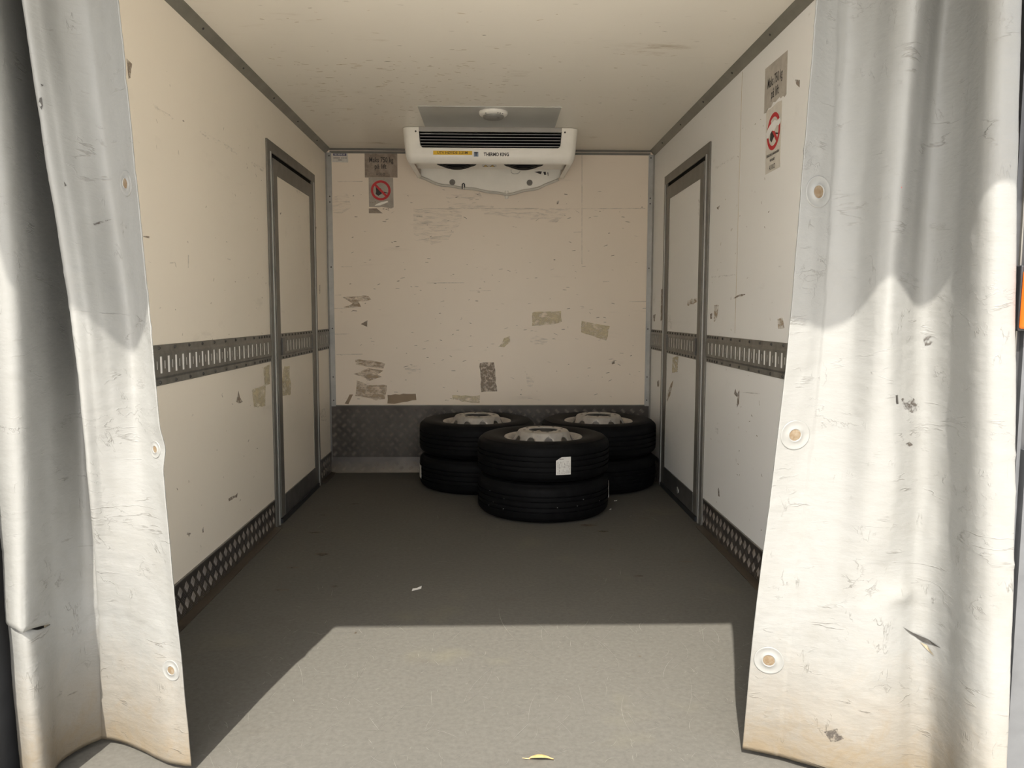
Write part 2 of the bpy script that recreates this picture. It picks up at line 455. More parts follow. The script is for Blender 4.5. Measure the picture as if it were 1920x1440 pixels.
LEFT_MARKS =[
  ('yellow', [(-1.866, 0.805), (-1.74, 0.81), (-1.625, 0.819), (-1.646, 0.703), (-1.839, 0.713)]) ,
  ('yellow', [(-1.656, 0.904), (-1.547, 0.913), (-1.547, 0.809), (-1.645, 0.812)]) ,
  ('dark', [(-2.069, 0.823), (-2.057, 0.791), (-2.019, 0.766), (-2.044, 0.759), (-2.104, 0.778)]) ,
  ('dark', [(-2.256, 0.342), (-2.129, 0.34), (-2.138, 0.326), (-2.25, 0.333)]) ,
  ('dark', [(-2.588, 0.294), (-2.569, 0.304), (-2.565, 0.28), (-2.583, 0.279)]) ,
  ('dark', [(-2.743, 0.321), (-2.706, 0.316), (-2.724, 0.3)]) ,
  ('scuff', [(-2.93, 1.94), (-2.842, 1.939), (-2.724, 1.931), (-2.74, 1.92), (-2.866, 1.923)]) ,
  ('scuff', [(-2.453, 1.95), (-1.98, 1.962), (-1.989, 1.943), (-2.46, 1.935)]) ,
  ('dark', [(-3.024, 1.465), (-2.974, 1.464), (-2.979, 1.458), (-3.025, 1.459)]) ,
  ('line', [(-2.809, 1.383), (-2.759, 1.389), (-2.759, 1.384), (-2.809, 1.379)]) ,
  ('line', [(-2.631, 1.424), (-2.624, 1.425), (-2.629, 1.374), (-2.636, 1.373)]) ,
  ('line', [(-2.176, 1.443), (-2.126, 1.442), (-2.126, 1.437), (-2.176, 1.439)]) ,
  ('dark', [(-3.097, 2.033), (-3.056, 2.032), (-3.072, 1.979), (-3.084, 1.975)]) ,
  ('scuff', [(-1.777, 1.951), (-1.549, 1.961), (-1.57, 1.938), (-1.778, 1.937)]) ,
]
LEFT_FAR_MARKS =[
  ('dark', [(-0.383, 1.781), (-0.342, 1.789), (-0.353, 1.759), (-0.386, 1.756)]) ,
  ('dark', [(-0.281, 1.387), (-0.264, 1.388), (-0.27, 1.324), (-0.287, 1.324)]) ,
  ('scuff', [(-0.345, 0.51), (-0.171, 0.508), (-0.145, 0.407), (-0.319, 0.431)]) ,
]
RIGHT_MARKS =[
  ('dark', [(-2.019, 1.278), (-2.059, 1.288), (-2.154, 1.286), (-2.147, 1.281), (-2.068, 1.277), (-1.978, 1.269)]) ,
  ('brown', [(-2.575, 1.17), (-2.634, 1.179), (-2.656, 1.134), (-2.591, 1.13)]) ,
  ('dark', [(-2.028, 0.807), (-2.043, 0.83), (-2.07, 0.804), (-2.109, 0.826), (-2.107, 0.761), (-2.076, 0.74), (-2.08, 0.792)]) ,
  ('brown', [(-1.649, 1.238), (-1.728, 1.24), (-1.705, 1.173), (-1.647, 1.15)]) ,
  ('dark', [(-1.572, 1.195), (-1.612, 1.201), (-1.605, 1.17), (-1.574, 1.169)]) ,
  ('dark', [(-2.679, 2.108), (-2.728, 2.09), (-2.73, 2.069), (-2.697, 2.087)]) ,
  ('scuff', [(-2.698, 2.07), (-2.725, 2.071), (-2.716, 2.045)]) ,
  ('dark', [(-1.796, 0.278), (-1.814, 0.285), (-1.837, 0.242), (-1.809, 0.241)]) ,
  ('scuff', [(-1.727, 0.597), (-1.783, 0.633), (-1.78, 0.562), (-1.721, 0.561)]) ,
  ('scuff', [(-1.532, 1.971), (-1.948, 1.967), (-1.941, 1.956), (-1.564, 1.954)]) ,
  ('dark', [(-1.643, 1.749), (-1.7, 1.755), (-1.673, 1.74)]) ,
  ('line', [(-2.094, 0.819), (-2.391, 0.845), (-2.392, 0.84), (-2.286, 0.832)]) ,
  ('scuff', [(-1.584, 1.397), (-2.001, 1.387), (-2.001, 1.382), (-1.595, 1.39)]) ,
]
RIGHT_FAR_MARKS =[
  ('dark', [(-0.32, 1.367), (-0.362, 1.369), (-0.374, 1.15), (-0.322, 1.142)]) ,
  ('dark', [(-0.063, 1.179), (-0.138, 1.187), (-0.124, 1.136), (-0.086, 1.136)]) ,
  ('dark', [(-0.236, 0.711), (-0.308, 0.721), (-0.312, 0.676), (-0.258, 0.671)]) ,
]
LEFT_DOOR_MARKS =[
  ('yellow', [(-1.309, 0.867), (-1.273, 0.886), (-1.167, 0.882), (-1.172, 0.822), (-1.14, 0.778), (-1.158, 0.709), (-1.345, 0.72), (-1.349, 0.803)]) ,
  ('dark', [(-1.294, 1.756), (-1.271, 1.762), (-1.272, 1.75), (-1.295, 1.747)]) ,
  ('scuff', [(-0.957, 1.942), (-0.717, 1.95), (-0.733, 1.927), (-0.946, 1.928)]) ,
]
RIGHT_DOOR_MARKS =[
  ('brown', [(-1.104, 1.275), (-1.312, 1.287), (-1.315, 1.257), (-1.107, 1.243)]) ,
  ('yellow', [(-0.746, 0.903), (-0.905, 0.929), (-0.9, 0.827), (-0.74, 0.811)]) ,
  ('brown', [(-0.716, 0.732), (-0.789, 0.767), (-0.692, 0.652), (-0.602, 0.595), (-0.628, 0.663)]) ,
  ('scuff', [(-1.297, 1.846), (-1.356, 1.82), (-1.343, 1.717), (-1.319, 1.729)]) ,
  ('scuff', [(-0.597, 1.188), (-0.689, 1.202), (-0.698, 1.097), (-0.621, 1.092)]) ,
]
W2, H, REAR = 1.2, 2.383, -4.12

# ------------------------------------------------------------------ large structure
def sbox(name, mat, *a):
    b = MB(); b.box(*a); return structure(b.build(name, mat))
floor = sbox('floor', M_floor, -1.30, 1.30, REAR-0.10, 0.08, -0.14, 0.0)
ceiling = sbox('ceiling', M_ceil, -1.30, 1.30, REAR+0.02, 0.08, H, H+0.08)
wall_left = sbox('wall_left', M_wall_l, -1.28, -W2, REAR+0.14, 0.08, 0.0, H)
wall_right = sbox('wall_right', M_wall_r, W2, 1.28, REAR+0.14, 0.08, 0.0, H)
wall_back = sbox('wall_back', M_wall_back, -W2, W2, 0.0, 0.08, 0.0, H)
ground = sbox('ground', M_ground, -40, 40, -60, 30, -0.95, -0.80)
# unseen lift platform at floor height, added pale to bounce sunlight inside
sbox('bounce_platform', M_bounce, -1.25, 1.25, -6.1, REAR-0.12, -0.07, -0.012)
# roof hatch swung up over the loading end: its edge throws the shadow line on curtains and floor
hb = MB(); hb.box(-1.28, 1.28, -4.94, REAR, H+0.02, H+0.06)
hatch = structure(hb.build('roof_hatch', M_body))

# rear frame posts and header
pb = MB(); pb.box(1.137, 1.33, REAR, REAR+0.14, 0, H+0.08)
post_r = structure(pb.build('trim_6', M_post))
b = MB(); b.box(1.150, 1.153, REAR-0.006, REAR, 0.0, H); b.build('edge_strip', M_alu, post_r)
b = MB(); b.box(1.164, 1.172, REAR-0.012, REAR, 0.0, H); b.build('edge_strip', M_steel, post_r)
b = MB(); b.box(1.178, 1.33, REAR-0.022, REAR, 0.0, 0.9); b.build('lower_cover', M_steel, post_r)
pb = MB(); pb.box(-1.33, -1.188, REAR, REAR+0.14, 0, H+0.08); pb.box(-1.2, -1.190, REAR+0.14, -3.74, 0, H-0.04)  # second box: thin black sheet added to darken the wall past the post
post_l = structure(pb.build('trim_7', M_post))
pb = MB(); pb.box(-1.188, 1.137, REAR+0.02, REAR+0.14, 2.27, H+0.0)
header = structure(pb.build('trim_8', M_alu))

# orange marker lamp on the right post
lamp = thing('marker_lamp', 'orange ribbed plastic marker lamp on the dark rear post at the right edge', 'lamp', (1.20, REAR, 1.16))
b = MB(); b.prism([(1.143, 1.165), (1.219, 1.165), (1.219, 1.285), (1.209, 1.298), (1.154, 1.298), (1.145, 1.285)], lambda a, c, d: (a, d, c), REAR-0.045, REAR-0.022); b.build('lens', M_orange, lamp, bevel=0.004)
b = MB(); b.box(1.143, 1.224, REAR-0.022, REAR, 1.160, 1.30); b.build('base', M_seal, lamp, bevel=0.003)
b = MB()
for k in range(8): b.box(1.145, 1.156, REAR-0.048, REAR-0.045, 1.172+k*0.011, 1.177+k*0.011)
b.build('lens_rib', M_orange, lamp, kind='stuff')
b = MB(); b.prism([(1.157, 1.166), (1.162, 1.166), (1.170, 1.25), (1.168, 1.25)], lambda a, c, d: (a, d, c), REAR-0.0475, REAR-0.045); b.build('slot', M_seal, lamp)

# cove trims along the ceiling, corner trims on the back wall
def cove(name, s):
    poly = [(W2, H-0.036), (W2-0.002, H-0.036), (W2-0.012, H-0.024), (W2-0.024, H-0.012), (W2-0.036, H-0.002), (W2-0.036, H), (W2, H)]
    b = MB(); b.prism(poly, lambda a, c, d: (s*a, d, c), REAR+0.14, 0.0)
    o = structure(b.build(name, M_cove))
    r = MB(); r.lathe([(0.0001, 0.004), (0.003, 0.0035), (0.005, 0.001), (0.005, -0.002)], 8)
    first = None
    for k in range(6):
        y = -0.35 - k*0.52
        c = (s*(W2-0.019), y, H-0.019)
        if first is None:
            first = r.build('rivet', M_rivet, o); q = first
        else:
            q = first.copy(); COL.objects.link(q)
        q.matrix_local = Matrix.Translation(c) @ Vector((-s, 0, -1)).to_track_quat('Z', 'Y').to_matrix().to_4x4()
        q.matrix_parent_inverse = Matrix.Identity(4)
    return o
cove('trim_1', -1); cove('trim_2', 1)
b = MB(); b.box(-W2+0.03, W2-0.03, -0.012, 0.0, H-0.014, H); b.box(-W2+0.03, W2-0.03, -0.004, 0.0, H-0.034, H-0.018)
structure(b.build('trim_3', M_alu, bevel=0.001))
def corner(name, s, mat, xw):
    b = MB(); b.box(s*W2, s*xw, -0.006, 0.0, 0.50, H-0.03)
    b.prism([(W2-0.010, -0.006), (W2, -0.016), (W2, -0.006)], lambda a, c, d: (s*a, c, d), 0.0, H-0.03)
    o = structure(b.build(name, mat))
    r = MB(); r.lathe([(0.0001, 0.003), (0.0045, 0.002), (0.0055, 0.0), (0.0055, -0.002)], 8)
    first = None
    for z in (0.545, 0.72, 1.08, 1.53, 2.0, 2.04, 2.33):
        c = (s*(xw+0.016), -0.006, z)
        if first is None: first = r.build('rivet', M_rivet, o); q = first
        else: q = first.copy(); COL.objects.link(q)
        q.matrix_local = Matrix.Translation(c) @ Vector((0, -1, 0)).to_track_quat('Z', 'Y').to_matrix().to_4x4()
        q.matrix_parent_inverse = Matrix.Identity(4)
    return o
corner('trim_4', -1, M_alu_light, 1.157); corner('trim_5', 1, M_alu_light, 1.157)

# ------------------------------------------------------------------ tread plate skirtings
def tread_bars(fn, u0, u1, v0, v1, s=0.071, L=0.0165, st=0.0072, v_off=0.028):
    """five-bar groups in alternating directions; fn(u, v, d) -> 3D"""
    b = MB()
    nu = int((u1-u0)/s)+2; nv = int((v1-v0)/s)+2
    for j in range(nv*2):
        for i in range(nu):
            cu = u0 + (i + 0.5*(j % 2))*s + 0.02; cv = v0 + 0.5*j*s + v_off
            if cu < u0+0.02 or cu > u1-0.02 or cv < v0+0.012 or cv > v1-0.016: continue
            sg = 1 if j % 2 else -1
            du, dv = 0.7071, 0.7071*sg; nu_, nv_ = -dv, du
            for k in range(-2, 3):
                px, pv = cu + nu_*k*st, cv + nv_*k*st
                hw = 0.0019
                e = [(px-du*L, pv-dv*L), (px+nu_*hw, pv+nv_*hw), (px+du*L, pv+dv*L), (px-nu_*hw, pv-nv_*hw)]
                vs = [fn(a, c, 0.0) for a, c in e] + [fn(px-du*L*0.6, pv-dv*L*0.6, 0.0018), fn(px+du*L*0.6, pv+dv*L*0.6, 0.0018)]
                b.add(vs, [(0, 1, 4), (1, 2, 5), (1, 5, 4), (2, 3, 5), (3, 4, 5), (3, 0, 4)])
    return b

def side_kick(name, s, y0, y1):
    fn = lambda u, v, d: (s*(W2-0.005-d), u, v)
    b = MB(); b.box(s*W2, s*(W2-0.005), y0, y1, 0.006, 0.157)
    b.prism([(W2-0.005, 0.009), (W2-0.005, 0.004), (W2-0.042, 0.0), (W2-0.042, 0.003)], lambda a, c, d: (s*a, d, c), y0, y1)
    o = structure(b.build(name, M_diamond))
    tb = tread_bars(fn, y0, y1, 0.008, 0.157, 0.064, 0.0185, 0.0082, 0.012)
    tb.build('tread_bars', M_bars, o, kind='stuff', recalc=False)
    e = MB(); e.box(s*W2, s*(W2-0.008), y0, y1, 0.157, 0.162); e.build('edge_lip', M_alu, o)
    return o
side_kick('baseboard_left', -1, -3.98, -1.525)
side_kick('baseboard_left.001', -1, -0.395, -0.012)
side_kick('baseboard_right', 1, -3.98, -1.535)
side_kick('baseboard_right.001', 1, -0.395, -0.012)
b = MB(); b.prism([(0.0, 0.503), (-0.005, 0.503), (-0.005, 0.115), (-0.030, 0.004), (-0.030, 0.0), (0.0, 0.0)], lambda a, c, d: (d, a, c), -W2, W2)
bb = structure(b.build('baseboard_back', M_diamond))
tread_bars(lambda u, v, d: (u, -0.005-d, v), -W2+0.01, W2-0.01, 0.115, 0.5).build('tread_bars', M_bars_lit, bb, kind='stuff', recalc=False)
tread_bars(lambda u, v, d: (u, -0.0305+0.0228*(v/0.1)-d, v), -W2+0.01, W2-0.01, 0.004, 0.112).build('tread_bars', M_bars_lit, bb, kind='stuff', recalc=False)
b = MB(); b.box(-W2+0.043, W2-0.043, -0.010, 0.0, 0.503, 0.510); b.build('edge_lip', M_cove, bb)

# ------------------------------------------------------------------ cargo tracks (slotted rails) and side doors
PITCH_S = 0.0675
def track_mesh(s, y0, y1, d0, first):
    """slotted rail along y between y0 and y1; slots start at 'first' and step by PITCH_S"""
    fn = lambda y, z, d: (s*(W2-d), y, z)
    b = MB()
    dc, df = d0+0.007, d0+0.003
    # flanges and sloped shoulders
    for za, zb, da, db in ((0.930, 0.953, df, df), (0.953, 0.962, df, dc), (1.046, 1.055, dc, df), (1.055, 1.078, df, df)):
        b.prism([(za, da), (zb, db), (zb, db-0.002), (za, da-0.002)], lambda a, c, d: fn(d, a, c), y0, y1)
    slots = []
    y = first
    while y < y1-0.02:
        if y > y0+0.02: slots.append(y)
        y += PITCH_S
    edges = [y0]
    for y in slots: edges += [y-0.0105, y+0.0105]
    edges.append(y1)
    z0, z1, za, zb = 0.962, 1.046, 0.974, 1.036
    def cell(ya, yb, c, d): b.prism([(ya, c), (yb, c), (yb, d), (ya, d)], lambda p, q_, e: fn(p, q_, e), dc-0.002, dc)
    cell(y0, y1, z0, za); cell(y0, y1, zb, z1)
    for i in range(0, len(edges)-1, 2):
        ya, yb = edges[i], edges[i+1]
        if yb-ya < 0.001: continue
        ym = (ya+yb)/2
        if i == 0 or i == len(edges)-2 or yb-ya > 0.06:
            cell(ya, yb, za, zb)
        else:   # small oval hole between the slots
            cell(ya, ym-0.005, za, zb); cell(ym+0.005, yb, za, zb)
            cell(ym-0.005, ym+0.005, za, 0.990); cell(ym-0.005, ym+0.005, 1.020, zb)
    return b, slots

def rivet_strip(s, y0, y1, d0, step, ends=True):
    ys = []
    n = max(2, int((y1-y0)/step))
    for k in range(n): ys.append(y0 + 0.03 + (y1-y0-0.06)*k/(n-1))
    b = MB()
    for y in ys:
        for z in (0.941, 1.067):
            n_ = 8
            base = s*(W2-d0-0.003); tip = s*(W2-d0-0.008)
            vs = [(base, y+0.0075*math.cos(2*math.pi*k/n_), z+0.0075*math.sin(2*math.pi*k/n_)) for k in range(n_)]
            vs += [(tip, y+0.004*math.cos(2*math.pi*k/n_), z+0.004*math.sin(2*math.pi*k/n_)) for k in range(n_)]
            b.add(vs, [(k, (k+1) % n_, n_+(k+1) % n_, n_+k) for k in range(n_)] + [tuple(range(n_, 2*n_))])
    return b

def track_thing(label, s, y0, y1, first):
    t = thing('cargo_track', label, 'rail', (s*(W2-0.005), (y0+y1)/2, 0.93))
    m, sl = track_mesh(s, y0, y1, 0.0, first)
    m.build('slotted_strip', M_track, t)
    k = MB(); k.box(s*W2, s*(W2-0.0042), y0+0.01, y1-0.01, 0.966, 1.042); k.build('white_backing', M_backing, t)
    if y1-y0 > 1:
        rivet_strip(s, y1-0.24, y1, 0.0, 0.045).build('rivets', M_rivet, t, kind='stuff')
        rivet_strip(s, y0, y1-0.27, 0.0, 0.133).build('rivets', M_rivet, t, kind='stuff')
    else:
        rivet_strip(s, y0, y1, 0.0, 0.06).build('rivets', M_rivet, t, kind='stuff')
    return t
track_thing('long dark slotted cargo rail on left wall between curtain and door', -1, -3.95, -1.517, -3.9441)
track_thing('short dark slotted cargo rail on left wall beside back corner', -1, -0.398, -0.015, -0.300)
track_thing('long dark slotted cargo rail on right wall between curtain and door', 1, -3.95, -1.522, -3.9340)
track_thing('short dark slotted cargo rail on right wall beside back corner', 1, -0.398, -0.015, -0.300)

def side_door(name, s):
    def bx(y0, y1, z0, z1, d0, d1):
        b = MB(); b.box(s*(W2-d0), s*(W2-d1), y0, y1, z0, z1); return b
    door = structure(bx(-1.345, -0.575, 0.15, 1.955, 0.0, 0.009).build(name, M_wall_l if s < 0 else M_wall_r))
    P = lambda nm, mat, *a, bevel=0.0015: bx(*a).build(nm, mat, door, bevel=bevel)
    P('jamb', M_alu, -1.513, -1.432, 0.0, 2.125, 0.0, 0.010)
    P('jamb_lip', M_alu_light, -1.470, -1.452, 0.0, 2.066, 0.010, 0.016)
    P('jamb', M_alu, -0.495, -0.400, 0.0, 2.125, 0.0, 0.010)
    P('jamb_lip', M_alu_light, -0.462, -0.446, 0.0, 2.066, 0.010, 0.016)
    P('lintel', M_alu, -1.432, -0.495, 2.066, 2.125, 0.0, 0.010)
    P('door_seal_gap', M_seal, -1.432, -1.418, 0.02, 2.066, 0.0, 0.004, bevel=0)
    P('door_seal_gap', M_seal, -0.509, -0.495, 0.02, 2.066, 0.0, 0.004, bevel=0)
    P('door_seal_gap', M_black, -1.418, -0.509, 2.040, 2.066, 0.0, 0.003, bevel=0)  # black strip painted in as the shaded gap above the door
    P('door_stile', M_alu, -1.418, -1.345, 0.03, 2.040, 0.0, 0.013)
    P('door_stile', M_alu, -0.575, -0.509, 0.03, 2.040, 0.0, 0.013)
    P('door_rail', M_alu, -1.345, -0.575, 1.955, 2.040, 0.0, 0.013)
    P('kick_rail', M_kick, -1.345, -0.575, 0.03, 0.15, 0.0, 0.015)
    P('sill', M_seal, -1.432, -0.495, 0.0, 0.028, 0.0, 0.022, bevel=0)
    m, sl = track_mesh(s, -1.345, -0.575, 0.009, -1.3406+0.06 if s < 0 else -1.27)
    tr = m.build('cargo_track', M_track, door)
    bx(-1.335, -0.585, 0.966, 1.042, 0.009, 0.0132).build('white_backing', M_backing, tr)
    rivet_strip(s, -1.345, -0.575, 0.009, 0.07).build('rivets', M_rivet, tr, kind='stuff')
    for ya, yb in ((-1.345, -1.30), (-0.61, -0.575)):
        bx(ya, yb, 0.955, 1.053, 0.009, 0.022).build('end_block', M_kick, tr)
    return door
door_1 = side_door('door_1', -1)
door_2 = side_door('door_2', 1)
# chipped latch on the right door's kick rail
b = MB(); b.prism([(-1.0, 0.09), (-0.975, 0.10), (-0.965, 0.075), (-0.985, 0.06), (-1.005, 0.07)], lambda a, c, d: (W2-d, a, c), 0.015, 0.019); b.build('chipped_patch', M_alu_light, door_2)

# ------------------------------------------------------------------ tape residue, marks and scuffs on the panels
def ragged(poly, amp, r):
    out = []
    n = len(poly)
    for i in range(n):
        a, c = poly[i], poly[(i+1) % n]
        L = math.hypot(c[0]-a[0], c[1]-a[1]); k = max(1, int(L/0.03))
        for j in range(k):
            t = j/k
            out.append((a[0]+(c[0]-a[0])*t + r.uniform(-amp, amp), a[1]+(c[1]-a[1])*t + r.uniform(-amp, amp)))
    return out
NAMES = {'yellow': 'tape_residue', 'brown': 'tape_residue', 'dark': 'dark_mark', 'solid': 'tape_residue', 'scuff': 'scuff_mark', 'line': 'scratch_line'}
def put_marks(marks, parent, fn):
    for i, (kind, poly) in enumerate(marks):
        r = random.Random(i*31+len(poly))
        pl = ragged(poly, 0.0 if kind == 'line' else 0.004, r)
        b = MB(); n = len(pl)
        b.add([fn(a, c) for a, c in pl], [tuple(range(n))])
        o = b.build(NAMES[kind], M_RES[kind], parent)
        if len(pl) > 4:
            bm = bmesh.new(); bm.from_mesh(o.data); bmesh.ops.triangulate(bm, faces=bm.faces); bm.to_mesh(o.data); bm.free()
put_marks(BACK_MARKS, wall_back, lambda a, c: (a, -0.0012, c))
put_marks(LEFT_MARKS, wall_left, lambda a, c: (-W2+0.0012, a, c))
put_marks(LEFT_FAR_MARKS, wall_left, lambda a, c: (-W2+0.0012, a, c))
put_marks(RIGHT_MARKS, wall_right, lambda a, c: (W2-0.0012, a, c))
put_marks(RIGHT_FAR_MARKS, wall_right, lambda a, c: (W2-0.0012, a, c))
put_marks(LEFT_DOOR_MARKS, door_1, lambda a, c: (-W2+0.0102, a, c))
put_marks(RIGHT_DOOR_MARKS, door_2, lambda a, c: (W2-0.0102, a, c))

def scuffs(parent, fn, n, a0, a1, c0, c1, seed, mat, smax=0.02, horiz=True):
    r = random.Random(seed); b = MB()
    for _ in range(n):
        a, c = r.uniform(a0, a1), r.uniform(c0, c1)
        L = r.uniform(0.003, smax); w = r.uniform(0.0008, 0.0035); t = r.gauss(0, 0.25) if horiz else r.uniform(0, math.pi)
        k = 6
        pts = []
        for j in range(k):
            w_ = 2*math.pi*j/k; x = L*math.cos(w_)*r.uniform(.6, 1); y = w*math.sin(w_)*r.uniform(.5, 1.2)
            pts.append(fn(a + x*math.cos(t)-y*math.sin(t), c + x*math.sin(t)+y*math.cos(t)))
        b.add(pts, [tuple(range(k))])
    return b.build('scuffs', mat, parent, kind='stuff', recalc=False)
M_scf = simple('scuff_brown', (0.33, 0.275, 0.21), 0.6, 0, 0.35, 8)
M_scf2 = simple('scuff_ceiling', (0.47, 0.37, 0.24), 0.6, 0, 0.3, 8)
scuffs(wall_back, lambda a, c: (a, -0.001, c), 230, -1.12, 1.12, 0.54, 2.1, 3, M_scf, 0.024)
scuffs(wall_left, lambda a, c: (-W2+0.001, a, c), 60, -2.9, -1.55, 0.2, 2.1, 4, M_scf, 0.014, False)
scuffs(wall_right, lambda a, c: (W2-0.001, a, c), 60, -2.5, -1.55, 0.2, 2.1, 5, M_scf, 0.014, False)
scuffs(ceiling, lambda a, c: (a, c, H-0.001), 150, -1.0, 1.0, -2.6, -0.75, 6, M_scf2, 0.022)
scuffs(ceiling, lambda a, c: (a, c, H-0.0012), 240, -1.05, 0.1, -2.0, -0.8, 8, M_scf2, 0.032)
# welded joint line in the right wall, near the sign
b = MB(); b.box(W2-0.0008, W2, -2.012, -2.010, 1.1, 2.34); b.build('panel_joint', M_scf2, wall_right)

# ------------------------------------------------------------------ floor scratches, debris
r = random.Random(12)
b = MB()
def scratch(x, y, L, a, w, bend=0.0):
    n = 5; pts = []
    for j in range(n+1):
        t = j/n; aa = a + bend*t
        pts.append((x + L*t*math.cos(aa), y + L*t*math.sin(aa)))
    vs = []
    for j, (px, py) in enumerate(pts):
        ww = w*(1-abs(2*j/n-1)*0.8)
        vs.append((px-ww*math.sin(a), py+ww*math.cos(a), 0.0007)); vs.append((px+ww*math.sin(a), py-ww*math.cos(a), 0.0007))
    b.add(vs, [(2*j, 2*j+1, 2*j+3, 2*j+2) for j in range(n)])
for _ in range(460):
    scratch(r.uniform(-0.8, 0.95), r.uniform(-3.95, -2.9), r.choice([0.01, 0.02, 0.03, 0.05, 0.09]), r.uniform(0, math.pi), r.uniform(0.0003, 0.0008), r.gauss(0, .4))
for _ in range(26):
    scratch(r.uniform(-0.6, 0.85), r.uniform(-3.8, -3.0), r.uniform(0.12, 0.32), r.gauss(1.6, 0.5), r.uniform(0.0004, 0.0009), r.gauss(0, .25))
for _ in range(60):
    scratch(r.uniform(-1.0, 1.0), r.uniform(-2.9, -0.9), r.choice([0.02, 0.04, 0.08]), r.uniform(0, math.pi), r.uniform(0.0003, 0.0009))
b.build('scratches', M_scratch, floor, kind='stuff', recalc=False)
r = random.Random(5); b = MB()
for x, y, sx, sy in [(-0.95, -1.62, .05, .02), (-0.93, -2.2, .05, .014), (-0.9, -2.5, .05, .012), (-0.84, -2.0, .06, .03), (0.55, -1.5, .06, .03), (0.62, -1.62, .05, .02), (0.62, -1.95, .02, .015), (0.68, -2.35, .025, .015), (-0.68, -2.46, .02, .014), (0.95, -2.15, .05, .012), (-0.98, -1.25, .04, .012), (-0.86, -0.98, .05, .02), (0.9, -1.35, .04, .01), (0.53, -3.18, .006, .005), (0.36, -3.26, .005, .003), (-0.5, -2.96, .006, .012)]:
    k = 9; b.add([(x+sx*math.cos(2*math.pi*j/k)*r.uniform(.5, 1), y+sy*math.sin(2*math.pi*j/k)*r.uniform(.5, 1), 0.0006) for j in range(k)], [tuple(range(k))])
b.build('stains', residue('floor_stain', (0.10, 0.075, 0.05), 0.25, 0.5, (25, 25, 25), 0.8), floor, kind='stuff', recalc=False)
chips = [((-0.314, -2.503), 0.030, 0.6, 'small white paper chip on dark floor in front of the tyres, left of centre'),
         ((0.735, -1.145), 0.014, 0.9, 'tiny white paper scrap on floor by the front tyre stack'),
         ((0.80, -0.93), 0.013, 0.2, 'tiny white paper scrap on floor near the back right tyre stack')]
for (x, y), s_, a, lab in chips:
    b = MB()
    vs = [(-1, -.25, .02), (-.55, .32, .10), (.2, .40, .03), (1, .42, .16), (.55, -.2, .02), (-.1, -.34, .07)]
    top = [(x+s_*(p*math.cos(a)-q*math.sin(a)), y+s_*(p*math.sin(a)+q*math.cos(a)), 0.0012+s_*h) for p, q, h in vs]
    n = len(top); bot = [(p, q, h-0.0008) for p, q, h in top]
    b.add(top+bot, [(0, 1, 5), (1, 2, 5), (2, 4, 5), (2, 3, 4), (n, n+5, n+1), (n+1, n+5, n+2), (n+2, n+5, n+4), (n+2, n+4, n+3)] + [(i, (i+1) % n, n+(i+1) % n, n+i) for i in range(n)])
    tag(b.build('paper_scrap', M_paperwhite), lab, 'scrap')
# fallen dry leaf in the sunlit patch
leaf = thing('dry_leaf', 'small curled yellow-brown dry leaf on the sunlit floor', 'leaf', (0.141, -3.80, 0.0))
b = MB(); nn = 12; vs = []; fs = []
for i in range(nn+1):
    t = i/nn; w = 0.0085*math.sin(math.pi*min(1, t*1.02))**0.8*(1.15-0.5*t) + 0.0003
    x = 0.112 + 0.066*t; zc = 0.003 + 0.006*math.sin(math.pi*t)
    y = -3.803 - 0.006*t
    vs += [(x, y-w, zc+0.004), (x, y, zc), (x, y+w, zc+0.003)]
    if i: fs += [(3*i-3, 3*i-2, 3*i+1, 3*i), (3*i-2, 3*i-1, 3*i+2, 3*i+1)]
b.add(vs, fs); lo = b.build('blade', M_leaf, leaf, smooth=True)
sm = lo.modifiers.new('thick', 'SOLIDIFY'); sm.thickness = 0.0006
b = MB(); b.tube([(0.095, -3.800, 0.004), (0.105, -3.802, 0.004), (0.115, -3.803, 0.0035)], 0.0008, 6); b.build('stem', M_leaf, leaf)

# ------------------------------------------------------------------ wheels: three stacks of two
TW = 0.232
def wheel_parts(name, label, c, rot, group):
    w = thing(name, label, 'tyre', c, group, world_parts=False)
    w.rotation_euler = (0, 0, rot)
    return w
def tyre_profile():
    R = 0.400
    half = [(0.228, 0.034), (0.232, 0.022), (0.250, 0.014), (0.285, 0.004), (0.320, 0.0), (0.350, 0.002), (0.366, 0.008), (0.372, 0.010), (0.374, 0.014), (0.386, 0.022), (0.394, 0.031), (0.398, 0.040)]
    tread = []
    for gz in (0.072, 0.099, 0.133, 0.160):
        tread += [(R, gz-0.005), (R-0.011, gz-0.0035), (R-0.011, gz+0.0035), (R, gz+0.005)]
    up_ = [(r_, TW-z) for r_, z in reversed(half)]
    return half + tread + up_ + [(0.222, TW-0.05), (0.218, TW/2), (0.222, 0.05)]
tyre_b = MB(); tyre_b.lathe(tyre_profile(), 96, closed=True)
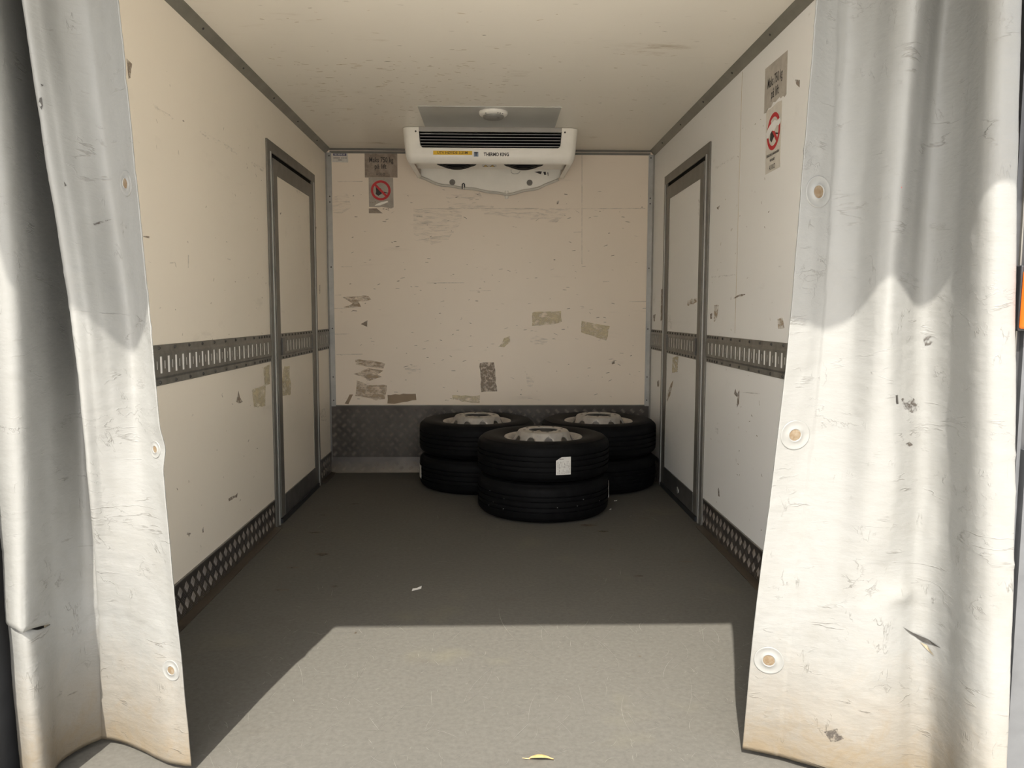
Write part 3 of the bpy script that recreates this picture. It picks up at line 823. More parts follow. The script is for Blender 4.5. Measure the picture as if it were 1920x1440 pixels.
# shoulder blocks: short radial notches pressed into both shoulders
def rim_mesh():
    b = MB()
    # rim flange and barrel
    b.lathe([(0.226, 0.030), (0.236, 0.022), (0.240, 0.026), (0.2365, 0.020), (0.228, 0.018), (0.214, 0.032), (0.205, 0.060), (0.198, 0.12), (0.196, 0.185), (0.208, 0.200), (0.216, 0.212), (0.228, TW-0.018), (0.2365, TW-0.016), (0.240, TW-0.022), (0.236, TW-0.026), (0.226, TW-0.032), (0.21, 0.19), (0.203, 0.12), (0.212, 0.06)], 72, closed=True)
    return b
def disc_mesh():
    """outset wheel disc: cone with scalloped hand holes, bolt ring and bore"""
    b = MB(); n = 120; holes = 10
    prof_r = [0.198, 0.186, 0.176, 0.166, 0.156, 0.150, 0.146]
    prof_z = [0.192, 0.196, 0.206, 0.226, 0.244, 0.252, 0.254]
    rows = list(zip(prof_r, prof_z))
    vs = []
    for k in range(n):
        a = 2*math.pi*k/n
        ph = (a*holes/(2*math.pi)) % 1.0
        inh = abs(ph-0.5) < 0.24
        for i, (r_, z) in enumerate(rows):
            if inh and i in (1, 2):
                f = math.sqrt(max(0, 1-((ph-0.5)/0.24)**2))
                if i == 2: r_, z = r_-0.012*f, z+0.022*f
            vs.append((r_*math.cos(a), r_*math.sin(a), z))
    L = len(rows); fs = []
    for k in range(n):
        k2 = (k+1) % n
        ph = ((k+0.5)/n*holes) % 1.0
        inh = abs(ph-0.5) < 0.24
        for i in range(L-1):
            if inh and i in (0, 1): continue
            fs.append((k*L+i, k2*L+i, k2*L+i+1, k*L+i+1))
    b.add(vs, fs)
    return b
def ring_mesh():
    b = MB()
    b.lathe([(0.146, 0.254), (0.140, 0.256), (0.092, 0.256), (0.088, 0.2545), (0.088, 0.249), (0.096, 0.248), (0.140, 0.248)], 72, closed=True)
    return b
stud_b = MB()
for k in range(8):
    a = 2*math.pi*k/8 + 0.2
    stud_b.lathe([(0.0001, 0.2566), (0.0085, 0.2566), (0.0085, 0.250)], 12, (0.1165*math.cos(a), 0.1165*math.sin(a), 0))
sipe_b = MB()
rr = random.Random(3)
for k in range(90):
    a = 2*math.pi*k/90
    for z0, z1 in ((0.030, 0.058), (TW-0.058, TW-0.030)):
        for s_ in (0,):
            w_ = 0.004
            pts = []
            for z_ in (z0, z1):
                rad = 0.4008 if 0.04 < z_ < TW-0.04 else 0.3945
                for da in (-w_, w_):
                    pts.append((rad*math.cos(a+da), rad*math.sin(a+da), z_))
            sipe_b.add(pts, [(0, 1, 3, 2)])
M_sipe = simple('tyre_notch', (0.005, 0.005, 0.005), 0.8, 0, 0.2, 30, 0, 0.1)

proto = thing('truck_wheel', '', 'wheel', (0, 0, 0), world_parts=False)
tyre_o = tyre_b.build('tyre', M_tyre, proto, smooth=True)
es = tyre_o.modifiers.new('edges', 'EDGE_SPLIT'); es.split_angle = math.radians(35)
sipe_b.build('shoulder_notches', M_sipe, tyre_o, kind='stuff', recalc=False)
rim_o = rim_mesh().build('rim', M_rim, proto, smooth=True)
disc_o = disc_mesh().build('disc', M_rim, rim_o, smooth=True)
so = disc_o.modifiers.new('thick', 'SOLIDIFY'); so.thickness = 0.005; so.offset = -1
ring_mesh().build('hub_ring', M_rim, rim_o, smooth=True).modifiers.new('edges', 'EDGE_SPLIT')
stud_b.build('stud_holes', M_black, rim_o, kind='stuff')
def copy_tree(o, parent=None):
    c = o.copy(); COL.objects.link(c)
    if parent: c.parent = parent
    for ch in o.children: copy_tree(ch, c)
    return c
stacks = [((0.3225, -1.097), 'front tyre stack', 0.35), ((-0.096, -0.404), 'back left tyre stack', 1.1), ((0.755, -0.404), 'back right tyre stack', 0.0)]
labs = {(0, 0): 'black truck wheel at the bottom of the front stack, on the floor',
        (0, 1): 'black truck wheel on top of the front stack, white paper label on tread',
        (1, 0): 'black truck wheel at the bottom of the back left stack, pale label on edge',
        (1, 1): 'black truck wheel with silver rim on top of the back left stack',
        (2, 0): 'black truck wheel at the bottom of the back right stack by the side door',
        (2, 1): 'black truck wheel with silver rim on top of the back right stack'}
wheels = {}
for i, ((x, y), nm, rot) in enumerate(stacks):
    for lv in (0, 1):
        w = proto if (i, lv) == (0, 0) else copy_tree(proto)
        w.location = (x, y, lv*(TW+0.001)); w.rotation_euler = (0, 0, rot + lv*0.4)
        tag(w, labs[(i, lv)], 'wheel', 'stacked truck wheels')
        wheels[(i, lv)] = w
def paper_label(w, phi0, phi1, z0, z1, cut=True):
    """curved paper label stuck on the tread; angles are world azimuths"""
    rot = w.rotation_euler.z
    b = MB(); n = 8; rad = 0.4015; vs = []
    for k in range(n+1):
        a = phi0 + (phi1-phi0)*k/n - rot
        zt = z1
        if cut and k < 3: zt = z1 - (3-k)/3*0.020
        for r_ in (rad, rad+0.0012):
            vs += [(r_*math.cos(a), r_*math.sin(a), z0), (r_*math.cos(a), r_*math.sin(a), zt)]
    fs = []
    for k in range(n):
        o = 4*k; p = o+4
        fs += [(o+2, p+2, p+3, o+3), (o, o+1, p+1, p), (o+1, o+3, p+3, p+1), (o, p, p+2, o+2)]
    fs += [(0, 2, 3, 1), (4*n, 4*n+1, 4*n+3, 4*n+2)]
    b.add(vs, fs)
    lab = b.build('paper_label', M_paperwhite, w, label='white paper label')
    return lab, rot
cx = stacks[0][0]
lab, rot = paper_label(wheels[(0, 1)], math.radians(-83.3), math.radians(-70.8), 0.056, 0.157)
b = MB(); rad = 0.4035
rr = random.Random(9)
def lab_rect(p0, p1, z0, z1):
    vs = []
    for a in (p0, (p0+p1)/2, p1):
        a = math.radians(a) - rot
        vs += [(rad*math.cos(a), rad*math.sin(a), z0), (rad*math.cos(a), rad*math.sin(a), z1)]
    b.add(vs, [(0, 2, 3, 1), (2, 4, 5, 3)])
lab_rect(-80.6, -77.0, 0.1435, 0.1475)
for k in range(10):
    p = -81.9 + k*1.08
    z = 0.062
    while z < 0.128:
        L = rr.uniform(0.004, 0.02)
        if rr.random() < 0.72: lab_rect(p, p+0.36, z, min(z+L, 0.132))
        z += L + 0.004
b.build('print', simple('faded_print', (0.36, 0.33, 0.29), 0.6, 0, 0.2, 60), lab, kind='stuff', recalc=False)
paper_label(wheels[(0, 0)], math.radians(-8), math.radians(4), 0.075, 0.175, False)
paper_label(wheels[(1, 0)], math.radians(186), math.radians(199), 0.065, 0.155, False)
# grit stuck in the tread grooves
b = MB()
for k in range(9):
    a = rr.uniform(-2.6, -0.5); z = rr.choice([0.072, 0.099, 0.133, 0.160]); s_ = rr.uniform(0.001, 0.0022)
    c = (0.393*math.cos(a-0.35), 0.393*math.sin(a-0.35), z)
    b.add([(c[0]+s_*dx, c[1]+s_*dy, c[2]+s_*dz) for dx, dy, dz in ((2,0,0),(-2,0,0),(0,2,0),(0,-2,0),(0,0,1),(0,0,-1))], [(0,2,4),(2,1,4),(1,3,4),(3,0,4),(2,0,5),(1,2,5),(3,1,5),(0,3,5)])
b.build('grit', M_paperwhite, wheels[(0, 0)], kind='stuff')

# ------------------------------------------------------------------ refrigeration evaporator under the ceiling
ac = thing('cooling_unit', 'white refrigeration unit with black louvre under the ceiling at the back wall', 'cooling unit', (0, -0.35, 2.05))
def plan(hw, yf, rc, n=6, ysl=-0.02):
    pts = [(-hw, ysl)]
    for k in range(n+1):
        a = math.pi + (math.pi/2)*k/n
        pts.append((-hw+rc + rc*math.cos(a), yf+rc + rc*math.sin(a)))
    return pts
def loft(b, rings, closed=False):
    n = len(rings[0]); vs = []
    for r_ in rings: vs += r_
    fs = []
    for i in range(len(rings)-1):
        for k in range(n-1):
            fs.append((i*n+k, i*n+k+1, (i+1)*n+k+1, (i+1)*n+k))
    b.add(vs, fs)
YF = -0.689
levels = [(2.381, 0.562, YF+0.004, 0.05, 0), (2.378, 0.565, YF, 0.05, 0), (2.355, 0.563, YF-0.002, 0.05, 0), (2.25, 0.553, YF-0.004, 0.05, 0), (2.215, 0.549, YF-0.004, 0.05, 0), (2.200, 0.546, YF-0.001, 0.05, 0), (2.185, 0.541, YF+0.006, 0.05, 0.004), (2.168, 0.533, YF+0.020, 0.045, 0.008), (2.160, 0.525, YF+0.034, 0.04, 0.012), (2.158, 0.515, YF+0.045, 0.035, 0.016), (2.166, 0.500, YF+0.058, 0.03, 0.016)]
b = MB()
GX = [0.459, 0.459, 0.459, 0.449]
for s in (-1, 1):       # cheeks beside the louvre
    rings = []
    for (z, hw, yf, rc, _), gx in zip(levels[:4], GX):
        pts = plan(hw, yf, rc) + [(-gx, yf), (-gx, yf+0.05)]
        rings.append([(s*(-x), y, z) for x, y in pts])
    loft(b, rings)
rings = []
for z, hw, yf, rc, rise in levels[3:]:
    half = plan(hw, yf, rc)
    pts = half + [(-x, y) for x, y in reversed(half)]
    rings.append([(x, y, z + rise*(y-yf)/abs(yf)) for x, y in pts])
loft(b, rings)
b.box(-0.449, 0.449, YF-0.004, YF+0.05, 2.249, 2.251)
b.build('casing', M_whiteplastic, ac, smooth=True).modifiers.new('edges', 'EDGE_SPLIT')
b = MB(); b.box(-0.459, 0.459, YF-0.001, YF+0.012, 2.352, 2.381); b.build('top_strip', M_greyplastic, ac)
gr_ = MB(); gr_.box(-0.47, 0.47, YF+0.045, YF+0.055, 2.245, 2.355); grille = gr_.build('louvre', M_black, ac)
for k in range(5):
    z = 2.3365 - k*0.0188
    b = MB(); b.prism([(YF+0.004, z), (YF+0.004, z+0.0032), (YF+0.016, z+0.0055), (YF+0.016, z+0.003)], lambda a, c, d: (d, a, c), -0.452, 0.452)
    b.build('slat', M_slat, grille)
for s in (-1, 1):       # rounded lower corners of the opening
    b = MB(); pts = [(s*0.450, 2.25)] + [(s*(0.450-0.024*(1-math.sin(t))), 2.25+0.024*(1-math.cos(t))) for t in [0, .26, .52, .79, 1.05, 1.31, 1.57]]
    b.prism(pts, lambda a, c, d: (a, d, c), YF-0.0038, YF+0.01); b.build('louvre_corner', M_whiteplastic, grille)
for x in (-0.478, 0.478):
    b = MB(); b.lathe([(0.0001, 0.003), (0.005, 0.002), (0.006, 0.0)], 12); o = b.build('screw', M_rivet, ac)
    o.matrix_parent_inverse = Matrix.Translation(-Vector(ac.location)); o.matrix_basis = Matrix.Translation((x, YF-0.003, 2.352)) @ Matrix.Rotation(math.pi/2, 4, 'X')
# underside: fan tray, side cheeks and the back plate bolted to the wall
b = MB(); b.box(-0.50, 0.50, YF+0.05, -0.29, 2.191, 2.197); tray = b.build('fan_tray', M_whiteplastic, ac)
for x in (-0.228, 0.222):
    b = MB(); b.lathe([(0.0001, 2.160), (0.05, 2.160), (0.052, 2.166), (0.072, 2.166), (0.074, 2.172), (0.092, 2.173), (0.094, 2.179), (0.108, 2.180), (0.112, 2.186), (0.132, 2.1885), (0.134, 2.192)], 48, (x, -0.475, 0))
    b.build('fan_guard', M_fan, tray)
def zb(x):
    pts = [(-0.52, 2.19), (-0.505, 2.185), (-0.43, 2.152), (-0.35, 2.131), (-0.27, 2.122), (-0.195, 2.113), (-0.05, 2.092), (0.116, 2.067), (0.2, 2.082), (0.35, 2.118), (0.45, 2.158), (0.5, 2.183), (0.52, 2.19)]
    return float(np.interp(x, [p[0] for p in pts], [p[1] for p in pts]))
xs_ = [-0.51+1.02*i/40 for i in range(41)]
b = MB(); b.prism([(x, zb(x)) for x in xs_] + [(0.51, 2.26), (-0.51, 2.26)], lambda a, c, d: (a, d, c), -0.022, -0.012); pan = b.build('back_plate', M_whiteplastic, ac)
b = MB(); b.prism([(-0.29, 2.194), (-0.022, 2.262), (-0.022, 2.268), (-0.29, 2.200)], lambda a, c, d: (d, a, c), -0.51, 0.51); b.build('rear_cover', M_whiteplastic, ac)
for x in (-0.280, 0.283):
    b = MB(); b.lathe([(0.0001, 0.012), (0.010, 0.012), (0.011, 0.006), (0.020, 0.006), (0.0215, 0.0)], 20)
    o = b.build('bolt', M_bolt, pan)
    o.data.transform(Matrix.Translation((x, -0.022, 2.144)) @ Matrix.Rotation(math.pi/2, 4, 'X'))
hose = []
for i in range(41):
    x = -0.515 + 1.01*i/40
    hose.append((x, -0.028-0.006*math.sin(i*0.5), zb(x)-0.010+0.003*math.sin(i*0.9)))
b = MB(); b.tube(hose, 0.0095, 8); b.build('drain_hose', M_hose, ac, smooth=True)
b = MB(); b.tube([(0.116, -0.02, 2.085), (0.116, -0.02, 2.030)], 0.013, 10); b.tube([(0.092, -0.02, 2.060), (0.140, -0.02, 2.058)], 0.0125, 10); b.build('hose_tee', M_whiteplastic, ac, smooth=False)
b = MB(); b.tube([(-0.208, -0.034, 2.093), (-0.207, -0.034, 2.128), (-0.199, -0.034, 2.136), (-0.191, -0.034, 2.128), (-0.190, -0.034, 2.093)], 0.0038, 8); b.build('black_clip', M_seal, ac)
b = MB()
b.prism([(0.318, 2.222), (0.352, 2.226), (0.372, 2.225), (0.366, 2.205), (0.350, 2.210)], lambda a, c, d: (a, d, c), -0.0235, -0.022)
b.prism([(0.382, 2.222), (0.400, 2.224), (0.404, 2.202), (0.390, 2.200)], lambda a, c, d: (a, d, c), -0.0235, -0.022)
b.prism([(0.412, 2.218), (0.418, 2.219), (0.420, 2.194), (0.416, 2.194)], lambda a, c, d: (a, d, c), -0.0235, -0.022)
b.build('torn_label', M_ink, pan)
b = MB(); b.tube([(0.147, -0.026, 2.236), (0.149, -0.027, 2.216), (0.160, -0.027, 2.207), (0.175, -0.027, 2.205), (0.192, -0.027, 2.207), (0.206, -0.027, 2.214), (0.214, -0.027, 2.226)], 0.0014, 6); b.build('wire', M_cove, pan)
# stickers and lettering on the unit
FRONT = lambda x, y, z: Matrix.Translation((x, y, z)) @ Matrix.Rotation(math.pi/2, 4, 'X')
hs = thing('height_sticker', 'yellow height sticker with black text on the cooling unit front', 'sticker', (-0.24, YF-0.005, 2.21))
b = MB(); b.box(-0.367, -0.117, YF-0.0055, YF-0.0045, 2.206, 2.231); b.build('film', M_yellow, hs)
text('lettering', 'UTV HØYDE 3.25M', 0.0235, M_ink, hs, FRONT(-0.244, YF-0.0058, 2.2185), 0.0002, 1.0)
text('brand_lettering', 'THERMO KING', 0.0300, M_ink, ac, FRONT(0.038, YF-0.0048, 2.2095), 0.0010, 0.80)
b = MB(); b.box(-0.107, -0.078, YF-0.0055, YF-0.0042, 2.196, 2.225); lg = b.build('logo_square', M_blue, ac)
text('logo_letter', 'T', 0.032, M_ink, lg, FRONT(-0.0925, YF-0.0058, 2.2095), 0.0012)
b = MB(); b.box(-0.058, 0.040, -0.47, -0.38, 2.1885, 2.191); wl = b.build('warning_label', M_paperwhite, ac)
for x in (-0.034, 0.012):
    b = MB(); b.add([(x-0.020, -0.392, 2.1882), (x+0.020, -0.392, 2.1882), (x, -0.458, 2.1882)], [(0, 1, 2)]); tri = b.build('warning_triangle', M_ink, wl)
    b = MB(); b.add([(x-0.0135, -0.399, 2.1880), (x+0.0135, -0.399, 2.1880), (x, -0.445, 2.1880)], [(0, 1, 2)]); b.add([(x-0.0015, -0.404, 2.1878), (x+0.0015, -0.404, 2.1878), (x+0.002, -0.43, 2.1878), (x-0.002, -0.43, 2.1878)], [(0, 1, 2, 3)])
    b.build('yellow_inset', M_yellow, wl)

# grey plate and round fixture on the ceiling in front of the unit
b = MB(); b.box(-0.418, 0.412, -1.19, -0.70, H-0.004, H)
tag(b.build('ceiling_plate', M_plate, bevel=0.001), 'flat grey rectangular plate on the ceiling in front of the cooling unit', 'plate')
fx = thing('ceiling_fixture', 'small round white fixture with grey centre on the ceiling plate', 'fixture', (0.018, -1.07, H-0.004))
zc = H-0.004
b = MB(); b.lathe([(0.086, 0.0), (0.086, -0.008), (0.080, -0.018), (0.066, -0.023), (0.060, -0.023)], 48, (0.018, -1.07, zc)); b.build('bezel', M_whiteplastic, fx, smooth=True)
b = MB(); b.lathe([(0.062, -0.020), (0.062, -0.030), (0.056, -0.036), (0.0001, -0.038)], 48, (0.018, -1.07, zc)); lens = b.build('lens', M_lens, fx, smooth=True)
b = MB(); b.lathe([(0.010, -0.0375), (0.0001, -0.040)], 12, (0.048, -1.09, zc)); b.build('sensor_dot', M_kick, lens)
b = MB()
for a in (-2.2, -1.2, -1.0, -0.75): b.box(0.018+0.074*math.cos(a)-0.003, 0.018+0.074*math.cos(a)+0.003, -1.07+0.074*math.sin(a)-0.004, -1.07+0.074*math.sin(a)+0.001, zc-0.0225, zc-0.014)
b.build('vents', M_kick, fx, kind='stuff')

# ------------------------------------------------------------------ signs stuck on the walls
def sign_round(parent, fn, cu, cv, R, mats_pict=M_ink):
    """red prohibition ring with a black pallet-jack pictogram behind the slash; fn(u, v, d)"""
    n = 40; b = MB(); ri = R*0.765
    vs = []; fs = []
    for k in range(n):
        a = 2*math.pi*k/n
        vs += [fn(cu+R*math.cos(a), cv+R*math.sin(a), 0.0016), fn(cu+ri*math.cos(a), cv+ri*math.sin(a), 0.0016)]
        k2 = (k+1) % n; fs.append((2*k, 2*k2, 2*k2+1, 2*k+1))
    b.add(vs, fs)
    a = math.radians(-45); w = R*0.115
    dx, dy = math.cos(a), math.sin(a); nx_, ny_ = -dy, dx
    e = ri*1.02
    b.add([fn(cu-dx*e+nx_*w, cv-dy*e+ny_*w, 0.0018), fn(cu+dx*e+nx_*w, cv+dy*e+ny_*w, 0.0018), fn(cu+dx*e-nx_*w, cv+dy*e-ny_*w, 0.0018), fn(cu-dx*e-nx_*w, cv-dy*e-ny_*w, 0.0018)], [(0, 1, 2, 3)])
    b.build('red_ring', M_red, parent)
    b = MB()
    for poly in ([(-0.52, 0.42), (-0.40, 0.22), (0.02, 0.20), (0.10, 0.02), (0.14, -0.30), (-0.05, -0.42), (-0.25, -0.55), (-0.52, -0.36), (-0.47, -0.10)], [(0.32, -0.12), (0.44, -0.16), (0.72, -0.24), (0.70, -0.30), (0.34, -0.24)]):
        b.add([fn(cu+R*p, cv+R*q, 0.0014) for p, q in poly], [tuple(range(len(poly)))])
    o = b.build('pictogram', mats_pict, parent)
    bm = bmesh.new(); bm.from_mesh(o.data); bmesh.ops.triangulate(bm, faces=bm.faces); bm.to_mesh(o.data); bm.free()

def film(parent, poly, fn, mat, name='film'):
    b = MB(); b.prism(poly, fn, 0.0, 0.0011); o = b.build(name, mat, parent)
    bm = bmesh.new(); bm.from_mesh(o.data); bmesh.ops.triangulate(bm, faces=[f for f in bm.faces if len(f.verts) > 4]); bm.to_mesh(o.data); bm.free()
    return o
BK = lambda u, v, d: (u, -d, v)
FB = lambda x, z, d=0.0018: Matrix.Translation((x, -d, z)) @ Matrix.Rotation(math.pi/2, 4, 'X')
s1 = thing('load_sign', 'weathered brown load limit sticker on back wall left of the cooling unit', 'sticker', (-0.80, 0, 2.178))
film(s1, [(-0.917, 2.348), (-0.68, 2.349), (-0.68, 2.179), (-0.917, 2.178)], BK, M_stk_brown)
text('lettering', 'Maks 750 kg', 0.052, M_ink, s1, FB(-0.797, 2.302), 0.0006, 0.66, spacing=1.02)
text('lettering', 'på lift', 0.050, M_ink, s1, FB(-0.803, 2.256), 0.0004, 0.78)
text('lettering', 'ASKO', 0.026, M_ink, s1, FB(-0.803, 2.200), 0.0001, 0.80, spacing=1.35)
s2 = thing('prohibition_sign', 'red ring prohibition sticker with torn lower edge on back wall', 'sticker', (-0.80, 0, 1.93))
film(s2, [(-0.890, 2.177), (-0.712, 2.177), (-0.711, 1.965), (-0.73, 1.956), (-0.77, 1.964), (-0.80, 1.968), (-0.82, 1.965), (-0.86, 1.967), (-0.89, 1.967)], BK, M_stk_grey)
film(s2, [(-0.892, 1.955), (-0.835, 1.957), (-0.82, 1.945), (-0.80, 1.928), (-0.79, 1.922), (-0.892, 1.922)], BK, M_stk_brown, 'torn_scrap')
b = MB(); b.add([BK(u, v, 0.0013) for u, v in [(-0.85, 1.975), (-0.81, 1.978), (-0.75, 2.002), (-0.755, 2.011), (-0.80, 2.002), (-0.835, 1.988)]], [tuple(range(6))]); b.build('peeled_strip', M_whiteplastic, s2)
sign_round(s2, BK, -0.803, 2.086, 0.072)
b = MB()
for u, v in ((-0.885, 1.997), (-0.868, 1.995), (-0.85, 2.0), (-0.79, 1.950), (-0.77, 1.948), (-0.755, 1.950), (-0.83, 1.94), (-0.822, 1.932)): b.add([BK(u, v, 0.0013), BK(u+0.012, v+0.001, 0.0013), BK(u+0.011, v+0.006, 0.0013), BK(u, v+0.005, 0.0013)], [(0, 1, 2, 3)])
b.build('worn_print', M_stk_brown, s2, kind='stuff')
s3 = thing('owner_label', 'small grey label with dark blue band in back wall left corner', 'sticker', (-1.10, 0, 2.28))
film(s3, [(-1.152, 2.350), (-1.038, 2.350), (-1.036, 2.284), (-1.152, 2.286)], BK, M_stk_r2)
b = MB(); b.box(-1.143, -1.048, -0.0016, -0.0011, 2.331, 2.347); band = b.build('blue_band', M_navy, s3)
text('lettering', 'SKI SKINN AP', 0.0135, M_paperwhite, band, FB(-1.0955, 2.339, 0.002), 0.0003, 0.95)
b = MB()
for x0, x1, z in ((-1.143, -1.094, 2.3155), (-1.086, -1.076, 2.3155), (-1.072, -1.062, 2.3155), (-1.058, -1.046, 2.3155), (-1.108, -1.082, 2.301)): b.box(x0, x1, -0.0016, -0.0011, z-0.002, z+0.002)
b.build('small_print', M_kick, s3, kind='stuff')

RW = lambda u, v, d: (W2-d, -u, v)                       # u runs to the viewer's right on the right wall (towards the rear)
def FR(u, v, d=0.0018):
    return Matrix.Translation((W2-d, -u, v)) @ Matrix(((0, 0, -1, 0), (-1, 0, 0, 0), (0, 1, 0, 0), (0, 0, 0, 1)))
s4 = thing('load_sign', 'grey load limit sticker with worn bottom edge high on right wall', 'sticker', (W2, -2.46, 2.06))
film(s4, [(2.334, 2.254), (2.59, 2.250), (2.591, 2.078), (2.57, 2.072), (2.555, 2.082), (2.53, 2.078), (2.515, 2.088), (2.47, 2.080), (2.44, 2.086), (2.42, 2.072), (2.385, 2.074), (2.36, 2.062), (2.334, 2.066)], RW, M_stk_r)
text('lettering', 'Maks 750 kg', 0.058, M_ink, s4, FR(2.457, 2.176), 0.0006, 0.60)
text('lettering', 'på lift', 0.056, M_ink, s4, FR(2.462, 2.122), 0.0005, 0.72)
s5 = thing('prohibition_sign', 'tall pale red ring prohibition sticker on right wall, scraped across', 'sticker', (W2, -2.46, 1.80))
film(s5, [(2.362, 2.075), (2.385, 2.068), (2.42, 2.066), (2.50, 2.072), (2.545, 2.066), (2.547, 1.799), (2.375, 1.797)], RW, M_stk_r2)
sign_round(s5, RW, 2.459, 1.962, 0.077)
b = MB(); b.add([RW(u, v, 0.0021) for u, v in [(2.372, 1.972), (2.40, 1.990), (2.43, 2.0), (2.47, 2.006), (2.50, 1.996), (2.535, 2.002), (2.545, 1.985), (2.52, 1.972), (2.50, 1.978), (2.47, 1.960), (2.445, 1.968), (2.42, 1.958), (2.40, 1.945), (2.375, 1.950)]], [tuple(range(14))])
o = b.build('scraped_patch', M_wall_r, s5); bm = bmesh.new(); bm.from_mesh(o.data); bmesh.ops.triangulate(bm, faces=bm.faces); bm.to_mesh(o.data); bm.free()
text('lettering', 'Elektrisk jekketralle', 0.0190, M_ink, s5, FR(2.458, 1.870), 0.0003, 0.95)
text('lettering', 'forbudt', 0.0190, M_ink, s5, FR(2.455, 1.847), 0.0003, 0.95)
text('lettering', 'ASKO', 0.0290, M_ink, s5, FR(2.455, 1.815), 0.0004, 0.85, spacing=1.2)

# ------------------------------------------------------------------ curtains
def catmull(vals, t):
    n = len(vals); i = min(int(t), n-2); f = t-i
    p0 = vals[max(i-1, 0)]; p1 = vals[i]; p2 = vals[i+1]; p3 = vals[min(i+2, n-1)]
    return 0.5*((2*p1) + (p2-p0)*f + (2*p0-5*p1+4*p2-p3)*f*f + (3*p1-p0-3*p2+p3)*f**3)
def lin_rows(rows, z):
    """monotone cubic-ish blend between control rows (dict z -> list of (x, y))"""
    zs = sorted(rows)
    if z <= zs[0]: return np.array(rows[zs[0]])
    if z >= zs[-1]: return np.array(rows[zs[-1]])
    for i in range(len(zs)-1):
        if zs[i] <= z <= zs[i+1]:
            a, c = np.array(rows[zs[i]]), np.array(rows[zs[i+1]])
            h = zs[i+1]-zs[i]; t = (z-zs[i])/h
            ma = (c-a)/h if i == 0 else (c-np.array(rows[zs[i-1]]))/(zs[i+1]-zs[i-1])
            mc = (c-a)/h if i == len(zs)-2 else (np.array(rows[zs[i+2]])-a)/(zs[i+2]-zs[i])
            return (2*t**3-3*t*t+1)*a + (t**3-2*t*t+t)*h*ma + (-2*t**3+3*t*t)*c + (t**3-t*t)*h*mc
def curtain_grid(rows, nu, zl):
    nc = len(next(iter(rows.values())))
    us = np.linspace(0, nc-1, nu)
    G = np.zeros((len(zl), nu, 3))
    for j, z in enumerate(zl):
        ctl = lin_rows(rows, z)
        for i, u in enumerate(us):
            p = catmull(ctl, u)
            G[j, i] = (p[0], p[1], z)
    return G, us
def grid_normals(G):
    du = np.gradient(G, axis=1); dz = np.gradient(G, axis=0)
    n = np.cross(du, dz); L = np.linalg.norm(n, axis=2, keepdims=True)
    return n/np.maximum(L, 1e-9)
def wrinkle(G, Nn, seed, dents=(), amp=1.0):
    r = random.Random(seed)
    folds = []
    for _ in range(46):
        folds.append((r.uniform(-1.2, 1.2), r.uniform(0.02, 2.3), r.uniform(0.03, 0.11), r.gauss(0, 0.22), r.uniform(0.0008, 0.0026)*r.choice([-1, 1]), r.uniform(0.004, 0.010)))
    # arc length along each row
    seg = np.linalg.norm(np.diff(G[:, :, :2], axis=1), axis=2)
    S = np.concatenate([np.zeros((G.shape[0], 1)), np.cumsum(seg, axis=1)], axis=1)
    D = np.zeros(G.shape[:2])
    for j in range(G.shape[0]):
        for i in range(G.shape[1]):
            s, z = S[j, i], G[j, i, 2]
            d = 0.0035*noise.noise((s*5+seed, z*2.2, seed)) + 0.0016*noise.noise((s*14, z*9+seed, 3.3)) + 0.0006*noise.noise((s*40, z*40, seed))
            D[j, i] = d
    for u0, z0, L, sl, a, w in folds:
        u0 = (u0+1.2)/2.4*S.max()
        du_ = S-u0; dz_ = G[:, :, 2]-z0-sl*du_
        D += a*np.exp(-(du_/L)**2-(dz_/w)**2)
    for s0, z0, ls, lz, a in dents:
        D += a*np.exp(-((S-s0)/ls)**2-((G[:, :, 2]-z0)/lz)**2)
    return G + Nn*(D*amp)[:, :, None], S
def orient(Nn):
    # make normals look towards the yard (-y) on average
    return Nn if Nn[:, :, 1].mean() < 0 else -Nn

def curtain_object(name, label, G, S, split=None):
    """split: (row j, i0, i1, upper offset grid fn, lower offset fn) opens a horizontal tear"""
    nz, nu = G.shape[:2]
    verts = [tuple(p) for p in G.reshape(-1, 3)]
    uv = [(float(S[j, i]), float(G[j, i, 2])) for j in range(nz) for i in range(nu)]
    idx = lambda j, i: j*nu+i
    dupl = {}
    if split:
        jt, i0, i1 = split
        for i in range(i0+1, i1):
            dupl[i] = len(verts); verts.append(tuple(G[jt, i])); uv.append(uv[idx(jt, i)])
    faces = []
    for j in range(nz-1):
        for i in range(nu-1):
            q = [(j, i), (j, i+1), (j+1, i+1), (j+1, i)]
            f = []
            for (jj, ii) in q:
                if split and jj == split[0] and ii in dupl and j < split[0]: f.append(dupl[ii])
                else: f.append(idx(jj, ii))
            faces.append(tuple(f))
    me = bpy.data.meshes.new(name); me.from_pydata(verts, [], faces); me.update()
    uvl = me.uv_layers.new(name='UVMap')
    for lp in me.loops: uvl.data[lp.index].uv = uv[lp.vertex_index]
    o = link(name, me, M_curtain, None, smooth=True)
    sd = o.modifiers.new('thickness', 'SOLIDIFY'); sd.thickness = 0.003; sd.offset = 0
    tag(o, label, 'curtain')
    return o, dupl

